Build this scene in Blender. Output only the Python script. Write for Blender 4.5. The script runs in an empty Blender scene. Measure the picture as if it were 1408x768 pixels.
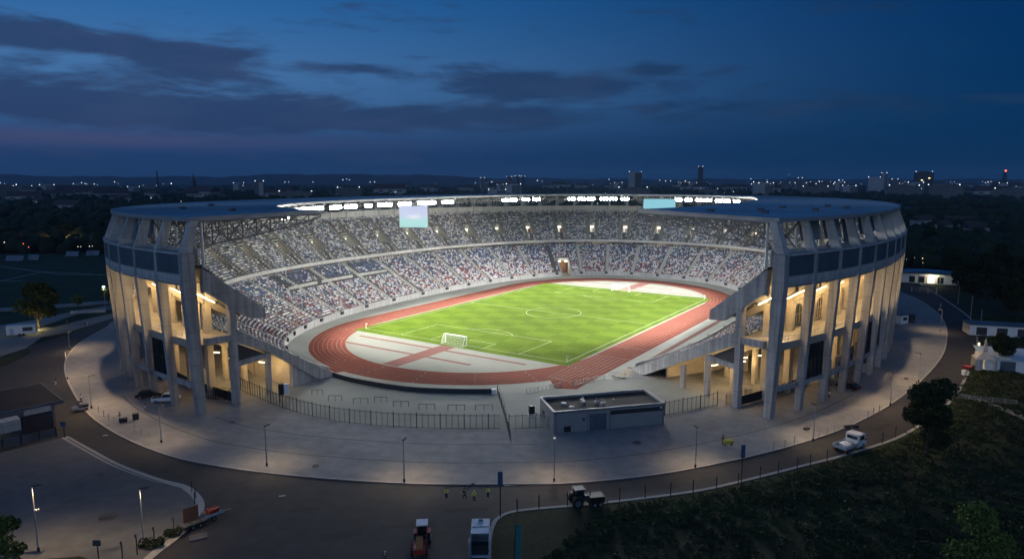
import bpy, math, random
import numpy as np
from mathutils import Vector, Matrix
R = math.radians
random.seed(7); rng = np.random.default_rng(11)
S = bpy.context.scene
COL = S.collection

# ------------------------------------------------------------------ camera
F_PX, PITCH, CAM_H = 939.5, 0.14469, 43.83
cam = bpy.data.cameras.new('camera'); cam.sensor_width = 36; cam.lens = F_PX / 1408 * 36
cam.clip_start = 1; cam.clip_end = 40000
co = bpy.data.objects.new('camera', cam); COL.objects.link(co)
co.location = (0, 0, CAM_H); co.rotation_euler = (math.pi / 2 - PITCH, 0, 0)
S.camera = co
CX, CY, ANG = 13.886, 224.087, R(-33.426)
CA, SA = math.cos(ANG), math.sin(ANG)


def gp(px, py, z=0.0):
    """survey: the ground point (height z) seen at a pixel of the 1408x768 photograph"""
    u = (px - 704) / F_PX; w = (384 - py) / F_PX
    dy = math.cos(PITCH) + w * math.sin(PITCH); dz = -math.sin(PITCH) + w * math.cos(PITCH)
    k = (z - CAM_H) / dz
    return Vector((u * k, dy * k, z))


def pd(px, y, z=0.0):
    """point at distance y whose bearing is that of pixel column px"""
    return Vector(((px - 704) / F_PX * y * 1.0, y, z))


def ts(t, s, z=0.0):
    return Vector((CX + CA * t - SA * s, CY + SA * t + CA * s, z))


def to_ts(v):
    dx, dy = v.x - CX, v.y - CY
    return CA * dx + SA * dy, -SA * dx + CA * dy


# ------------------------------------------------------------------ materials
MATS = {}


def mat(name, col, rough=0.8, var=0.25, scale=0.6, bump=0.0, metal=0.0, spec=0.3, detail=4.0, scale2=None, var2=0.0, coord='Object'):
    m = bpy.data.materials.new(name); m.use_nodes = True
    nt = m.node_tree; b = nt.nodes['Principled BSDF']
    b.inputs['Roughness'].default_value = rough; b.inputs['Metallic'].default_value = metal
    b.inputs['Specular IOR Level'].default_value = spec
    tc = nt.nodes.new('ShaderNodeTexCoord')
    n = nt.nodes.new('ShaderNodeTexNoise'); n.inputs['Scale'].default_value = scale; n.inputs['Detail'].default_value = detail
    n.inputs['Roughness'].default_value = .65
    nt.links.new(tc.outputs[coord], n.inputs['Vector'])
    mr = nt.nodes.new('ShaderNodeMapRange'); mr.inputs['From Min'].default_value = .3; mr.inputs['From Max'].default_value = .7
    mr.inputs['To Min'].default_value = 1 - var; mr.inputs['To Max'].default_value = 1 + var
    nt.links.new(n.outputs['Fac'], mr.inputs['Value'])
    fac = mr.outputs[0]
    if scale2:
        n2 = nt.nodes.new('ShaderNodeTexNoise'); n2.inputs['Scale'].default_value = scale2; n2.inputs['Detail'].default_value = 3
        nt.links.new(tc.outputs[coord], n2.inputs['Vector'])
        m2 = nt.nodes.new('ShaderNodeMapRange'); m2.inputs['From Min'].default_value = .35; m2.inputs['From Max'].default_value = .65
        m2.inputs['To Min'].default_value = 1 - var2; m2.inputs['To Max'].default_value = 1 + var2
        nt.links.new(n2.outputs['Fac'], m2.inputs['Value'])
        mm = nt.nodes.new('ShaderNodeMath'); mm.operation = 'MULTIPLY'
        nt.links.new(fac, mm.inputs[0]); nt.links.new(m2.outputs[0], mm.inputs[1]); fac = mm.outputs[0]
    vm = nt.nodes.new('ShaderNodeVectorMath'); vm.operation = 'SCALE'; vm.inputs[0].default_value = col
    nt.links.new(fac, vm.inputs['Scale']); nt.links.new(vm.outputs['Vector'], b.inputs['Base Color'])
    if bump:
        bp = nt.nodes.new('ShaderNodeBump'); bp.inputs['Strength'].default_value = bump; bp.inputs['Distance'].default_value = .05
        nt.links.new(n.outputs['Fac'], bp.inputs['Height']); nt.links.new(bp.outputs[0], b.inputs['Normal'])
    MATS[name] = m
    return m


def streak(m, amt=.22):
    nt = m.node_tree; b = nt.nodes['Principled BSDF']; src = b.inputs['Base Color'].links[0].from_socket
    tc = nt.nodes.new('ShaderNodeTexCoord'); mp = nt.nodes.new('ShaderNodeMapping'); mp.inputs['Scale'].default_value = (1.3, 1.3, .07)
    n = nt.nodes.new('ShaderNodeTexNoise'); n.inputs['Scale'].default_value = 1.0; n.inputs['Detail'].default_value = 6
    mr = nt.nodes.new('ShaderNodeMapRange'); mr.inputs['From Min'].default_value = .38; mr.inputs['From Max'].default_value = .62; mr.inputs['To Min'].default_value = 1 - amt; mr.inputs['To Max'].default_value = 1 + amt * .5
    # pour joints every three metres or so
    sp = nt.nodes.new('ShaderNodeSeparateXYZ'); md = nt.nodes.new('ShaderNodeMath'); md.operation = 'PINGPONG'; md.inputs[1].default_value = 1.6
    gt = nt.nodes.new('ShaderNodeMath'); gt.operation = 'GREATER_THAN'; gt.inputs[1].default_value = .06
    m2 = nt.nodes.new('ShaderNodeMapRange'); m2.inputs['To Min'].default_value = .72; m2.inputs['To Max'].default_value = 1
    mm = nt.nodes.new('ShaderNodeMath'); mm.operation = 'MULTIPLY'; vm = nt.nodes.new('ShaderNodeVectorMath'); vm.operation = 'SCALE'
    L = nt.links
    L.new(tc.outputs['Object'], mp.inputs[0]); L.new(mp.outputs[0], n.inputs['Vector']); L.new(n.outputs['Fac'], mr.inputs['Value'])
    L.new(tc.outputs['Object'], sp.inputs[0]); L.new(sp.outputs[2], md.inputs[0]); L.new(md.outputs[0], gt.inputs[0]); L.new(gt.outputs[0], m2.inputs['Value'])
    L.new(mr.outputs[0], mm.inputs[0]); L.new(m2.outputs[0], mm.inputs[1]); L.new(src, vm.inputs[0]); L.new(mm.outputs[0], vm.inputs['Scale']); L.new(vm.outputs[0], b.inputs['Base Color'])


def emit(name, col, strength):
    m = bpy.data.materials.new(name); m.use_nodes = True
    nt = m.node_tree; b = nt.nodes['Principled BSDF']
    b.inputs['Base Color'].default_value = (.6, .6, .6, 1)
    b.inputs['Emission Color'].default_value = (*col, 1); b.inputs['Emission Strength'].default_value = strength
    MATS[name] = m
    return m


def joints(m, w, h, k=.80, mortar=.02, rot=0.0):
    nt = m.node_tree; b = nt.nodes['Principled BSDF']; src = b.inputs['Base Color'].links[0].from_socket; L = nt.links
    tc = nt.nodes.new('ShaderNodeTexCoord'); mp = nt.nodes.new('ShaderNodeMapping'); mp.inputs['Rotation'].default_value = (0, 0, rot)
    br = nt.nodes.new('ShaderNodeTexBrick'); br.inputs['Scale'].default_value = 1; br.inputs['Brick Width'].default_value = w; br.inputs['Row Height'].default_value = h; br.inputs['Mortar Size'].default_value = mortar
    br.inputs['Color1'].default_value = (1, 1, 1, 1); br.inputs['Color2'].default_value = (.90, .90, .91, 1); br.inputs['Mortar'].default_value = (k, k, k, 1)
    vm = nt.nodes.new('ShaderNodeVectorMath'); vm.operation = 'MULTIPLY'
    L.new(tc.outputs['Object'], mp.inputs[0]); L.new(mp.outputs[0], br.inputs['Vector']); L.new(src, vm.inputs[0]); L.new(br.outputs['Color'], vm.inputs[1]); L.new(vm.outputs[0], b.inputs['Base Color'])


def glass_mat(name, col, rough=.15):
    m = mat(name, col, rough, .15, .5, spec=.6); return m


M_CONC = mat('concrete', (.31, .31, .315), .85, .12, .35, .15, scale2=.07, var2=.12)
M_CONCP = mat('pale_concrete', (.42, .42, .41), .85, .10, .4, .1, scale2=.06, var2=.1)
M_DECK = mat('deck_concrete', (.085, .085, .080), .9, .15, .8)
M_STEP = mat('step_concrete', (.36, .36, .335), .9, .12, .8)
streak(M_CONC, .25); streak(M_CONCP, .15)
M_STEPD = mat('upper_step_concrete', (.19, .185, .165), .9, .12, .8)  # darker olive-grey tone for the upper stairs
M_WARMW = mat('plaster_warm', (.46, .41, .32), .85, .12, .4, scale2=2.0, var2=.06)
M_DARKW = mat('dark_wall', (.05, .05, .055), .6, .2, .5)
M_BROWNW = mat('brown_wall', (.22, .12, .06), .6, .3, .9)
M_FLOOR = mat('concourse_floor', (.33, .30, .25), .8, .15, .3, scale2=2.2, var2=.07)
M_ROOF = mat('roof_sheet', (.16, .28, .38), .26, .10, .25, spec=.6, scale2=.03, var2=.15)
M_FASC = mat('roof_fascia', (.27, .28, .29), .5, .08, .5)
M_STEEL = mat('steel_truss', (.12, .12, .125), .55, .1, 1.0)
M_STEELP = mat('pale_steel', (.45, .46, .46), .5, .08, 1.0)
M_PANEL = mat('cladding_dark', (.075, .10, .125), .45, .18, .25, spec=.5, scale2=2.0, var2=.1)
M_SCREEN = mat('screen_mesh', (.20, .20, .19), .7, .12, .4, scale2=6, var2=.2)
M_GLAZ = glass_mat('glazing_dark', (.025, .03, .035), .12)
M_BLACK = mat('black_metal', (.018, .02, .024), .5, .1, 2.0)
M_RAIL = mat('galvanised', (.36, .37, .38), .45, .1, 2.0, metal=.4)
M_WHITE = mat('white_paint', (.78, .78, .76), .5, .06, 2.0)
M_LINE = mat('line_paint', (.36, .37, .33), .7, .10, 3.0)
M_SCRIM = mat('dark_hoarding', (.035, .04, .045), .7, .25, .8)

E_FLOOD = emit('flood_lamp', (1.0, .98, .92), 220)
E_WARM = emit('strip_lamp', (1.0, .78, .45), 7)
E_VOM = emit('passage_lamp', (1.0, .88, .62), 5)
E_DOOR = emit('lit_doorway', (1.0, .84, .60), .75)
E_COOL = emit('cool_lamp', (.85, .92, 1.0), 3.2)
E_AMBER = emit('amber_lamp', (1.0, .55, .15), 3.5)
E_RED = emit('red_lamp', (1.0, .10, .05), 6)
E_BLUE = emit('blue_lamp', (.3, .4, 1.0), 4)
E_WIN = emit('lit_window', (1.0, .72, .36), 3.0)
E_STREET = emit('street_lamp_glow', (1.0, .82, .55), 3.2)


# ------------------------------------------------------------------ mesh builder
class MB:
    def __init__(self): self.v = []; self.f = []; self.m = []; self.cur = 0

    def quad(self, *p):
        b = len(self.v); self.v += [tuple(q) for q in p]; self.f.append(tuple(range(b, b + len(p)))); self.m.append(self.cur); return self

    def box(self, c, size, rz=0.0, mat=None, M=None):
        sx, sy, sz = [q / 2 for q in size]; c = Vector(c)
        rot = M if M is not None else Matrix.Rotation(rz, 3, 'Z')
        P = [c + rot @ Vector((a * sx, b * sy, d * sz)) for d in (-1, 1) for a, b in ((-1, -1), (1, -1), (1, 1), (-1, 1))]
        b0 = len(self.v); self.v += [tuple(q) for q in P]
        for q in ((3, 2, 1, 0), (4, 5, 6, 7), (0, 1, 5, 4), (1, 2, 6, 5), (2, 3, 7, 6), (3, 0, 4, 7)):
            self.f.append(tuple(b0 + i for i in q)); self.m.append(self.cur)
        return self

    def hexa(self, P):
        b0 = len(self.v); self.v += [tuple(q) for q in P]
        for q in ((3, 2, 1, 0), (4, 5, 6, 7), (0, 1, 5, 4), (1, 2, 6, 5), (2, 3, 7, 6), (3, 0, 4, 7)):
            self.f.append(tuple(b0 + i for i in q)); self.m.append(self.cur)
        return self

    def tube(self, a, b, r, n=6, r2=None, cap=True):
        a = Vector(a); b = Vector(b); d = (b - a)
        if d.length < 1e-6: return self
        d.normalize(); up = Vector((0, 0, 1)) if abs(d.z) < .95 else Vector((1, 0, 0))
        x = d.cross(up).normalized(); y = d.cross(x); r2 = r if r2 is None else r2
        b0 = len(self.v)
        for p, q in ((a, r), (b, r2)):
            for i in range(n):
                t = 2 * math.pi * (i + .5) / n
                self.v.append(tuple(p + x * (math.cos(t) * q) + y * (math.sin(t) * q)))
        for i in range(n):
            j = (i + 1) % n
            self.f.append((b0 + i, b0 + j, b0 + n + j, b0 + n + i)); self.m.append(self.cur)
        if cap:
            self.f.append(tuple(b0 + i for i in reversed(range(n)))); self.m.append(self.cur)
            self.f.append(tuple(b0 + n + i for i in range(n))); self.m.append(self.cur)
        return self

    def path(self, pts, r, n=5):
        for a, b in zip(pts, pts[1:]): self.tube(a, b, r, n)
        return self

    def prism(self, poly, z0, z1):
        n = len(poly); b0 = len(self.v)
        self.v += [(p[0], p[1], z0) for p in poly] + [(p[0], p[1], z1) for p in poly]
        self.f.append(tuple(b0 + i for i in reversed(range(n)))); self.m.append(self.cur)
        self.f.append(tuple(b0 + n + i for i in range(n))); self.m.append(self.cur)
        for i in range(n):
            j = (i + 1) % n; self.f.append((b0 + i, b0 + j, b0 + n + j, b0 + n + i)); self.m.append(self.cur)
        return self

    def profile(self, poly, x0, x1, M=None):
        """polygon in (y,z) extruded along x"""
        n = len(poly); b0 = len(self.v)
        P = [Vector((x0, p[0], p[1])) for p in poly] + [Vector((x1, p[0], p[1])) for p in poly]
        if M is not None: P = [M @ q for q in P]
        self.v += [tuple(q) for q in P]
        self.f.append(tuple(b0 + i for i in range(n))); self.m.append(self.cur)
        self.f.append(tuple(b0 + n + i for i in reversed(range(n)))); self.m.append(self.cur)
        for i in range(n):
            j = (i + 1) % n; self.f.append((b0 + j, b0 + i, b0 + n + i, b0 + n + j)); self.m.append(self.cur)
        return self

    def ball(self, c, r, n=8, sc=(1, 1, 1)):
        b0 = len(self.v); c = Vector(c); k = n // 2
        for i in range(1, k):
            a = math.pi * i / k
            for j in range(n):
                b = 2 * math.pi * j / n
                self.v.append((c.x + r * sc[0] * math.sin(a) * math.cos(b), c.y + r * sc[1] * math.sin(a) * math.sin(b), c.z + r * sc[2] * math.cos(a)))
        top = len(self.v); self.v.append((c.x, c.y, c.z + r * sc[2])); self.v.append((c.x, c.y, c.z - r * sc[2]))
        for i in range(k - 2):
            for j in range(n):
                q = (j + 1) % n
                self.f.append((b0 + i * n + j, b0 + (i + 1) * n + j, b0 + (i + 1) * n + q, b0 + i * n + q)); self.m.append(self.cur)
        for j in range(n):
            q = (j + 1) % n
            self.f.append((top, b0 + j, b0 + q)); self.m.append(self.cur)
            self.f.append((top + 1, b0 + (k - 2) * n + q, b0 + (k - 2) * n + j)); self.m.append(self.cur)
        return self

    def wheel(self, c, r, w, axis='x', n=14):
        d = Vector((w / 2, 0, 0)) if axis == 'x' else Vector((0, w / 2, 0)); c = Vector(c)
        return self.tube(c - d, c + d, r, n)

    def data(self, name, mats):
        me = bpy.data.meshes.new(name); me.from_pydata(self.v, [], self.f)
        for m in (mats if isinstance(mats, (list, tuple)) else [mats]): me.materials.append(m)
        if any(self.m): me.polygons.foreach_set('material_index', self.m)
        me.update(); return me

    def build(self, name, mats, parent=None, loc=None, rz=None, label=None, cat=None, group=None, kind=None):
        o = bpy.data.objects.new(name, self.data(name, mats)); COL.objects.link(o)
        if parent is not None: o.parent = parent
        if loc is not None: o.location = loc
        if rz is not None: o.rotation_euler = (0, 0, rz)
        tag(o, label, cat, group, kind); return o


def tag(o, label=None, cat=None, group=None, kind=None):
    if label: o['label'] = label
    if cat: o['category'] = cat
    if group: o['group'] = group
    if kind: o['kind'] = kind
    return o


def empty(name, label, cat, loc=(0, 0, 0), rz=0.0, group=None):
    o = bpy.data.objects.new(name, None); COL.objects.link(o); o.location = loc; o.rotation_euler = (0, 0, rz)
    o.empty_display_size = .3
    return tag(o, label, cat, group)


def dup(root, loc, rz=None, label=None, scale=None, group=None):
    r = root.copy(); COL.objects.link(r); r.location = loc
    if rz is not None: r.rotation_euler = (0, 0, rz)
    if scale is not None: r.scale = (scale,) * 3 if not hasattr(scale, '__len__') else scale
    if label: r['label'] = label
    if group: r['group'] = group
    for ch in list(root.children):
        c = ch.copy(); COL.objects.link(c); c.parent = r
        for g in list(ch.children):
            d = g.copy(); COL.objects.link(d); d.parent = c
    return r


def mesh_np(name, V, Q, mats, colors=None, mi=None):
    me = bpy.data.meshes.new(name); V = np.asarray(V, np.float32); Q = np.asarray(Q, np.int32); k = Q.shape[1]
    me.vertices.add(len(V)); me.vertices.foreach_set('co', V.ravel())
    me.loops.add(Q.size); me.loops.foreach_set('vertex_index', Q.ravel())
    me.polygons.add(len(Q)); me.polygons.foreach_set('loop_start', np.arange(0, Q.size, k, dtype=np.int32))
    for m in mats: me.materials.append(m)
    if mi is not None: me.polygons.foreach_set('material_index', np.asarray(mi, np.int32))
    if colors is not None:
        at = me.color_attributes.new('tint', 'FLOAT_COLOR', 'POINT'); at.data.foreach_set('color', np.asarray(colors, np.float32).ravel())
    me.update(calc_edges=True); me.validate(); return me


def link(name, me, parent=None, **kw):
    o = bpy.data.objects.new(name, me); COL.objects.link(o)
    if parent is not None: o.parent = parent
    return tag(o, **kw)


def lamp(name, kind, loc, energy, col, parent=None, radius=.3, spot=None, blend=.6, target=None, size=None):
    l = bpy.data.lights.new(name, kind); l.energy = energy; l.color = col
    if kind in ('POINT', 'SPOT'): l.shadow_soft_size = radius
    if kind == 'SPOT': l.spot_size = spot; l.spot_blend = blend
    if kind == 'AREA': l.shape = 'RECTANGLE'; l.size, l.size_y = size
    o = bpy.data.objects.new(name, l); COL.objects.link(o); o.location = loc
    if target is not None: o.rotation_euler = (Vector(target) - Vector(loc)).to_track_quat('-Z', 'Y').to_euler()
    if parent is not None: o.parent = parent
    return o


# ------------------------------------------------------------------ sky
def make_world():
    w = bpy.data.worlds.new('World'); S.world = w; w.use_nodes = True
    nt = w.node_tree; N = nt.nodes; L = nt.links
    bg = N['Background']; bg.inputs['Strength'].default_value = 1.0
    tc = N.new('ShaderNodeTexCoord'); sep = N.new('ShaderNodeSeparateXYZ'); L.new(tc.outputs['Generated'], sep.inputs[0])

    def math_(op, a, b=None, c=None, clamp=False):
        n = N.new('ShaderNodeMath'); n.operation = op; n.use_clamp = clamp
        for i, q in enumerate((a, b, c)):
            if q is None: continue
            if isinstance(q, (int, float)): n.inputs[i].default_value = q
            else: L.new(q, n.inputs[i])
        return n.outputs[0]

    def ramp(fac, stops):
        n = N.new('ShaderNodeValToRGB'); cr = n.color_ramp
        while len(cr.elements) < len(stops): cr.elements.new(.5)
        for e, (p, c) in zip(cr.elements, stops): e.position = p; e.color = (*c, 1)
        L.new(fac, n.inputs[0]); return n.outputs[0]

    def mix(f, a, b):
        n = N.new('ShaderNodeMix'); n.data_type = 'RGBA'
        L.new(f, n.inputs[0])
        for i, q in ((6, a), (7, b)):
            if isinstance(q, tuple): n.inputs[i].default_value = (*q, 1)
            else: L.new(q, n.inputs[i])
        return n.outputs[2]

    x, y, z = sep.outputs
    az = math_('ARCTAN2', x, y)                       # -pi..pi, 0 = north (along the view), west negative
    el = math_('ARCSINE', z)
    # elevation ramps for the western (brighter) and the eastern (darker) half of the sky; 0..1 <-> 0..60 deg
    ef = math_('DIVIDE', el, R(60), clamp=True)
    west = ramp(ef, [(0, (.012, .043, .125)), (.03, (.012, .046, .140)), (.05, (.020, .062, .170)), (.064, (.030, .088, .225)), (.10, (.052, .150, .34)), (.14, (.056, .165, .375)), (.20, (.030, .135, .355)), (.25, (.012, .112, .335)), (.5, (.016, .085, .25)), (1, (.020, .066, .18))])
    east = ramp(ef, [(0, (.002, .026, .080)), (.08, (.001, .031, .103)), (.15, (.0006, .031, .115)), (.27, (.0004, .026, .115)), (.5, (.012, .06, .18)), (1, (.020, .066, .18))])
    af = N.new('ShaderNodeMapRange'); af.interpolation_type = 'SMOOTHSTEP'
    af.inputs['From Min'].default_value = R(-30); af.inputs['From Max'].default_value = R(40); L.new(az, af.inputs['Value'])
    # fold the far half of the sphere so that the back is mid-bright as well
    base = mix(af.outputs[0], west, east)
    # clouds: streaky noise over (azimuth, elevation)
    cmb = N.new('ShaderNodeCombineXYZ'); L.new(math_('MULTIPLY', az, 5.2), cmb.inputs[0]); L.new(math_('MULTIPLY', el, 24.0), cmb.inputs[1])
    n1 = N.new('ShaderNodeTexNoise'); n1.inputs['Scale'].default_value = 1.0; n1.inputs['Detail'].default_value = 9; n1.inputs['Roughness'].default_value = .60
    n1.inputs['Distortion'].default_value = .6
    mp = N.new('ShaderNodeMapping'); mp.inputs['Location'].default_value = SKY_OFF; L.new(cmb.outputs[0], mp.inputs[0]); L.new(mp.outputs[0], n1.inputs['Vector'])

    def gauss(v, c, wd):
        d = math_('DIVIDE', math_('SUBTRACT', v, c), wd); return math_('POWER', 2.718, math_('MULTIPLY', math_('MULTIPLY', d, d), -1.0))
    # banks of cloud: centre (azimuth, elevation), half widths
    banks = None
    for (ca, ce, wa, we, k) in SKY_BANKS:
        g = math_('MULTIPLY', math_('MULTIPLY', gauss(az, R(ca), R(wa)), gauss(el, R(ce), R(we))), k)
        banks = g if banks is None else math_('ADD', banks, g)
    dens = math_('ADD', math_('MULTIPLY', math_('SUBTRACT', n1.outputs['Fac'], .5), 3.1), math_('SUBTRACT', banks, .40))
    n3 = N.new('ShaderNodeTexNoise'); n3.inputs['Scale'].default_value = 3.1; n3.inputs['Detail'].default_value = 6; L.new(mp.outputs[0], n3.inputs['Vector'])
    dens = math_('ADD', dens, math_('MULTIPLY', math_('SUBTRACT', n3.outputs['Fac'], .5), 1.1))
    cov = N.new('ShaderNodeMapRange'); cov.interpolation_type = 'SMOOTHSTEP'; cov.inputs['From Min'].default_value = -.28; cov.inputs['From Max'].default_value = .55
    L.new(dens, cov.inputs['Value'])
    pink = math_('MULTIPLY', math_('MULTIPLY', gauss(az, R(-34), R(20)), gauss(el, R(2.9), R(.62))), .62)
    base = mix(pink, base, (.068, .073, .165))
    ccol = mix(af.outputs[0], (.023, .050, .130), (.006, .033, .093))
    # thin pinkish upper rims
    n2 = N.new('ShaderNodeTexNoise'); n2.inputs['Scale'].default_value = 1.6; n2.inputs['Detail'].default_value = 4; L.new(mp.outputs[0], n2.inputs['Vector'])
    rim = N.new('ShaderNodeMapRange'); rim.inputs['From Min'].default_value = .45; rim.inputs['From Max'].default_value = .75; L.new(n2.outputs['Fac'], rim.inputs['Value'])
    ccol2 = mix(rim.outputs[0], ccol, mix(af.outputs[0], (.036, .060, .145), (.016, .045, .115)))
    col = mix(math_('MULTIPLY', cov.outputs[0], .9), base, ccol2)
    L.new(col, bg.inputs['Color'])


SKY_OFF = (4.1, 7.3, 0.0)
SKY_BANKS = [(-30, 5.2, 18, 1.35, 1.5), (-6, 4.9, 17, 1.1, 1.0), (-31, 9.4, 10, .85, 1.15), (-24, 8.0, 6, 1.3, 1.2), (-13, 8.7, 4, .5, .7), (2, 7.4, 11, 1.2, 1.05), (13, 8.6, 4, .4, .6), (-37, 7.4, 6, .8, .5), (-35, 1.75, 26, .38, .5), (22, 5.2, 14, 1.3, .45)]
make_world()
sun = lamp('dusk_sun', 'SUN', (0, 0, 300), .38, (.60, .76, 1.0)); sun.data.angle = R(50); sun.rotation_euler = (R(71), 0, R(-12))

# ------------------------------------------------------------------ stadium plan
def sup(A, Bn, Bf, nq, ph):
    c, s = math.cos(ph), math.sin(ph); n = nq(c, s); B = Bn if s < 0 else Bf
    return (A * math.copysign(abs(c) ** (2 / n), c), B * math.copysign(abs(s) ** (2 / n), s))


_ph = np.linspace(-np.pi / 2, -np.pi / 2 - 2 * np.pi, 12000)
_P = np.array([sup(98.9, 124.2, 125.0, lambda c, s: 2.62 if (c < 0 and s < 0) else 2.12, p) for p in _ph])
_L = np.r_[0, np.cumsum(np.hypot(*np.diff(_P, axis=0).T))]
NB = 68
_x = np.linspace(0, NB, NB * 20 + 1)
_Lx = 6 + _x * (604.0 / NB)
_FX = np.stack([np.interp(_Lx, _L, _P[:, 0]), np.interp(_Lx, _L, _P[:, 1])], 1)
_e = 2.5
_ta = np.stack([np.interp(_Lx + _e, _L, _P[:, 0]) - np.interp(_Lx - _e, _L, _P[:, 0]), np.interp(_Lx + _e, _L, _P[:, 1]) - np.interp(_Lx - _e, _L, _P[:, 1])], 1)
_ta[0] = _ta[1] * .5 + np.array([-.5, 0.02]) * np.hypot(*_ta[1])
_ta /= np.hypot(_ta[:, 0], _ta[:, 1])[:, None]
_NX = np.stack([_ta[:, 1], -_ta[:, 0]], 1)
_NX *= np.sign(-(np.einsum('ij,ij->i', _NX, _FX)))[:, None]


def _inside(p):
    B = 92.5 if p[1] < 0 else 95.5
    return abs(p[0] / 56.5) ** 2.55 + abs(p[1] / B) ** 2.55 < 1


_D = []
for p, n in zip(_FX, _NX):
    lo, hi = 0.0, 60.0; m = 20.0
    while not _inside(p + n * m) and m < 60: m += .5
    lo, hi = m - .5, m
    for _ in range(12):
        c = (lo + hi) / 2
        if _inside(p + n * c): hi = c
        else: lo = c
    _D.append(hi)
_D = np.array(_D)
_D = np.convolve(np.pad(_D, 20, mode='edge'), np.ones(41) / 41, mode='valid')


def sec(x):
    i = min(max(x, 0), NB) * 20; a = int(min(i, NB * 20 - 1)); f = i - a
    p = _FX[a] * (1 - f) + _FX[a + 1] * f; n = _NX[a] * (1 - f) + _NX[a + 1] * f; n = n / np.hypot(*n)
    return p, n, _D[a] * (1 - f) + _D[a + 1] * f


def at(x, d, z, frac=False):
    p, n, D = sec(x); q = p + n * (d * D if frac else d)
    return Vector((q[0], q[1], z))


def DD(x): return sec(x)[2]


def tang(x):
    p, n, D = sec(x); return Vector((n[1], -n[0], 0)), Vector((n[0], n[1], 0))   # tangent, inward normal


stadium = empty('stadium', 'large oval concrete stadium with floodlit seating bowl, opened at its near end', 'stadium', (CX, CY, 0), ANG)


def ring(mb, x0, x1, prof, step=.5, frac=None):
    """sweep a closed profile [(d,z)] from bay x0 to x1"""
    n = max(1, int(round((x1 - x0) / step))); xs = [x0 + (x1 - x0) * i / n for i in range(n + 1)]
    b0 = len(mb.v)
    for x in xs:
        pr = prof(x) if callable(prof) else prof
        for d, z in pr: mb.v.append(tuple(at(x, d, z)))
    k = len(prof(x0)) if callable(prof) else len(prof)
    for i in range(n):
        for j in range(k):
            q = (j + 1) % k; a = b0 + i * k
            mb.f.append((a + j, a + q, a + k + q, a + k + j)); mb.m.append(mb.cur)
    mb.f.append(tuple(b0 + j for j in range(k))); mb.m.append(mb.cur)
    mb.f.append(tuple(b0 + n * k + j for j in reversed(range(k)))); mb.m.append(mb.cur)
    return mb


LEFT_VIS = list(range(0, 13)); RIGHT_VIS = list(range(54, 69))
VIS = LEFT_VIS + RIGHT_VIS


def radial_plate(mb, x, prof, w):
    """profile [(d,z)] in the radial plane at bay x, thickness w"""
    t, n = tang(x); p0 = at(x, 0, 0)
    P = [p0 + n * d + Vector((0, 0, z)) for d, z in prof]
    k = len(P); b0 = len(mb.v)
    mb.v += [tuple(q - t * (w / 2)) for q in P] + [tuple(q + t * (w / 2)) for q in P]
    mb.f.append(tuple(b0 + i for i in range(k))); mb.m.append(mb.cur)
    mb.f.append(tuple(b0 + k + i for i in reversed(range(k)))); mb.m.append(mb.cur)
    for i in range(k):
        j = (i + 1) % k; mb.f.append((b0 + j, b0 + i, b0 + k + i, b0 + k + j)); mb.m.append(mb.cur)
    return mb


Z_BAND0, Z_PAN, Z_BAND1 = 24.6, 26.7, 30.7
# pillars, struts, cladding
for k in VIS:
    end = k in (0, 68)
    w = 1.3 if end else .95
    radial_plate(MB(), k, [(.25, 0), (1.75 if end else 1.5, 0), (1.35 if end else .75, 24.4), (1.35 if end else .75, 30.6), (-1.05, 30.6), (-1.05, 24.4)], w).build('facade_pillar', M_CONC, stadium)
for k in range(0, 69):
    w = 1.2 if k in (0, 68) else .75
    radial_plate(MB(), k, [(-.95, 30.72), (1.1, 30.72), (2.6, 36.35), (1.2, 36.35)], w).build('facade_strut', M_CONCP if k in VIS else M_STEELP, stadium)  # paler concrete than the pillars paints the light on the struts
for k in list(range(0, 12)) + list(range(54, 68)):
    a, b = k + (.09 if k == 0 else .07), k + 1 - (.09 if k == 67 else .07)
    ring(MB(), a, b, [(-.9, Z_PAN + .15), (-.65, Z_PAN + .15), (-.65, Z_BAND1 - .35), (-.9, Z_BAND1 - .35)], .43).build('cladding_panel', M_PANEL, stadium)
mb = MB()
ring(mb, 0, 68, [(-.6, Z_BAND0), (1.4, Z_BAND0), (1.4, Z_BAND1), (-.6, Z_BAND1)], .5)
mb.build('facade_band', M_CONC, stadium)
mb = MB()
ring(mb, 0, 68, [(-.98, Z_BAND0 + .5), (-.605, Z_BAND0 + .5), (-.605, Z_PAN), (-.98, Z_PAN)], .5)
ring(mb, 0, 68, [(-1.15, Z_BAND1 - .3), (-.605, Z_BAND1 - .3), (-.605, Z_BAND1 + .01), (-1.15, Z_BAND1 + .01)], .5)
mb.build('band_trim', M_CONCP, stadium)
# plain unseen wall closing the far facade, added to stop light leaking
mb = MB(); ring(mb, 12, 54, [(.8, 0), (1.4, 0), (1.4, Z_BAND0), (.8, Z_BAND0)], 1); mb.build('light_stop_wall', M_CONC, stadium)
# floor edges and beams
for (a, b) in ((1, 12), (54, 67)):
    mb = MB(); ring(mb, a, b, [(.75, 4.7), (1.5, 4.7), (1.5, 5.6), (.75, 5.6)], .5); mb.build('lower_beam', M_CONC, stadium)
mb = MB(); radial_b = ring(mb, 0, 1, [(.75, 4.7), (1.5, 4.7), (1.5, 5.6), (.75, 5.6)], .5); mb.build('lower_beam', M_CONC, stadium)
mb = MB(); ring(mb, 67, 68, [(.75, 4.7), (1.5, 4.7), (1.5, 5.6), (.75, 5.6)], .5); mb.build('lower_beam', M_CONC, stadium)
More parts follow.
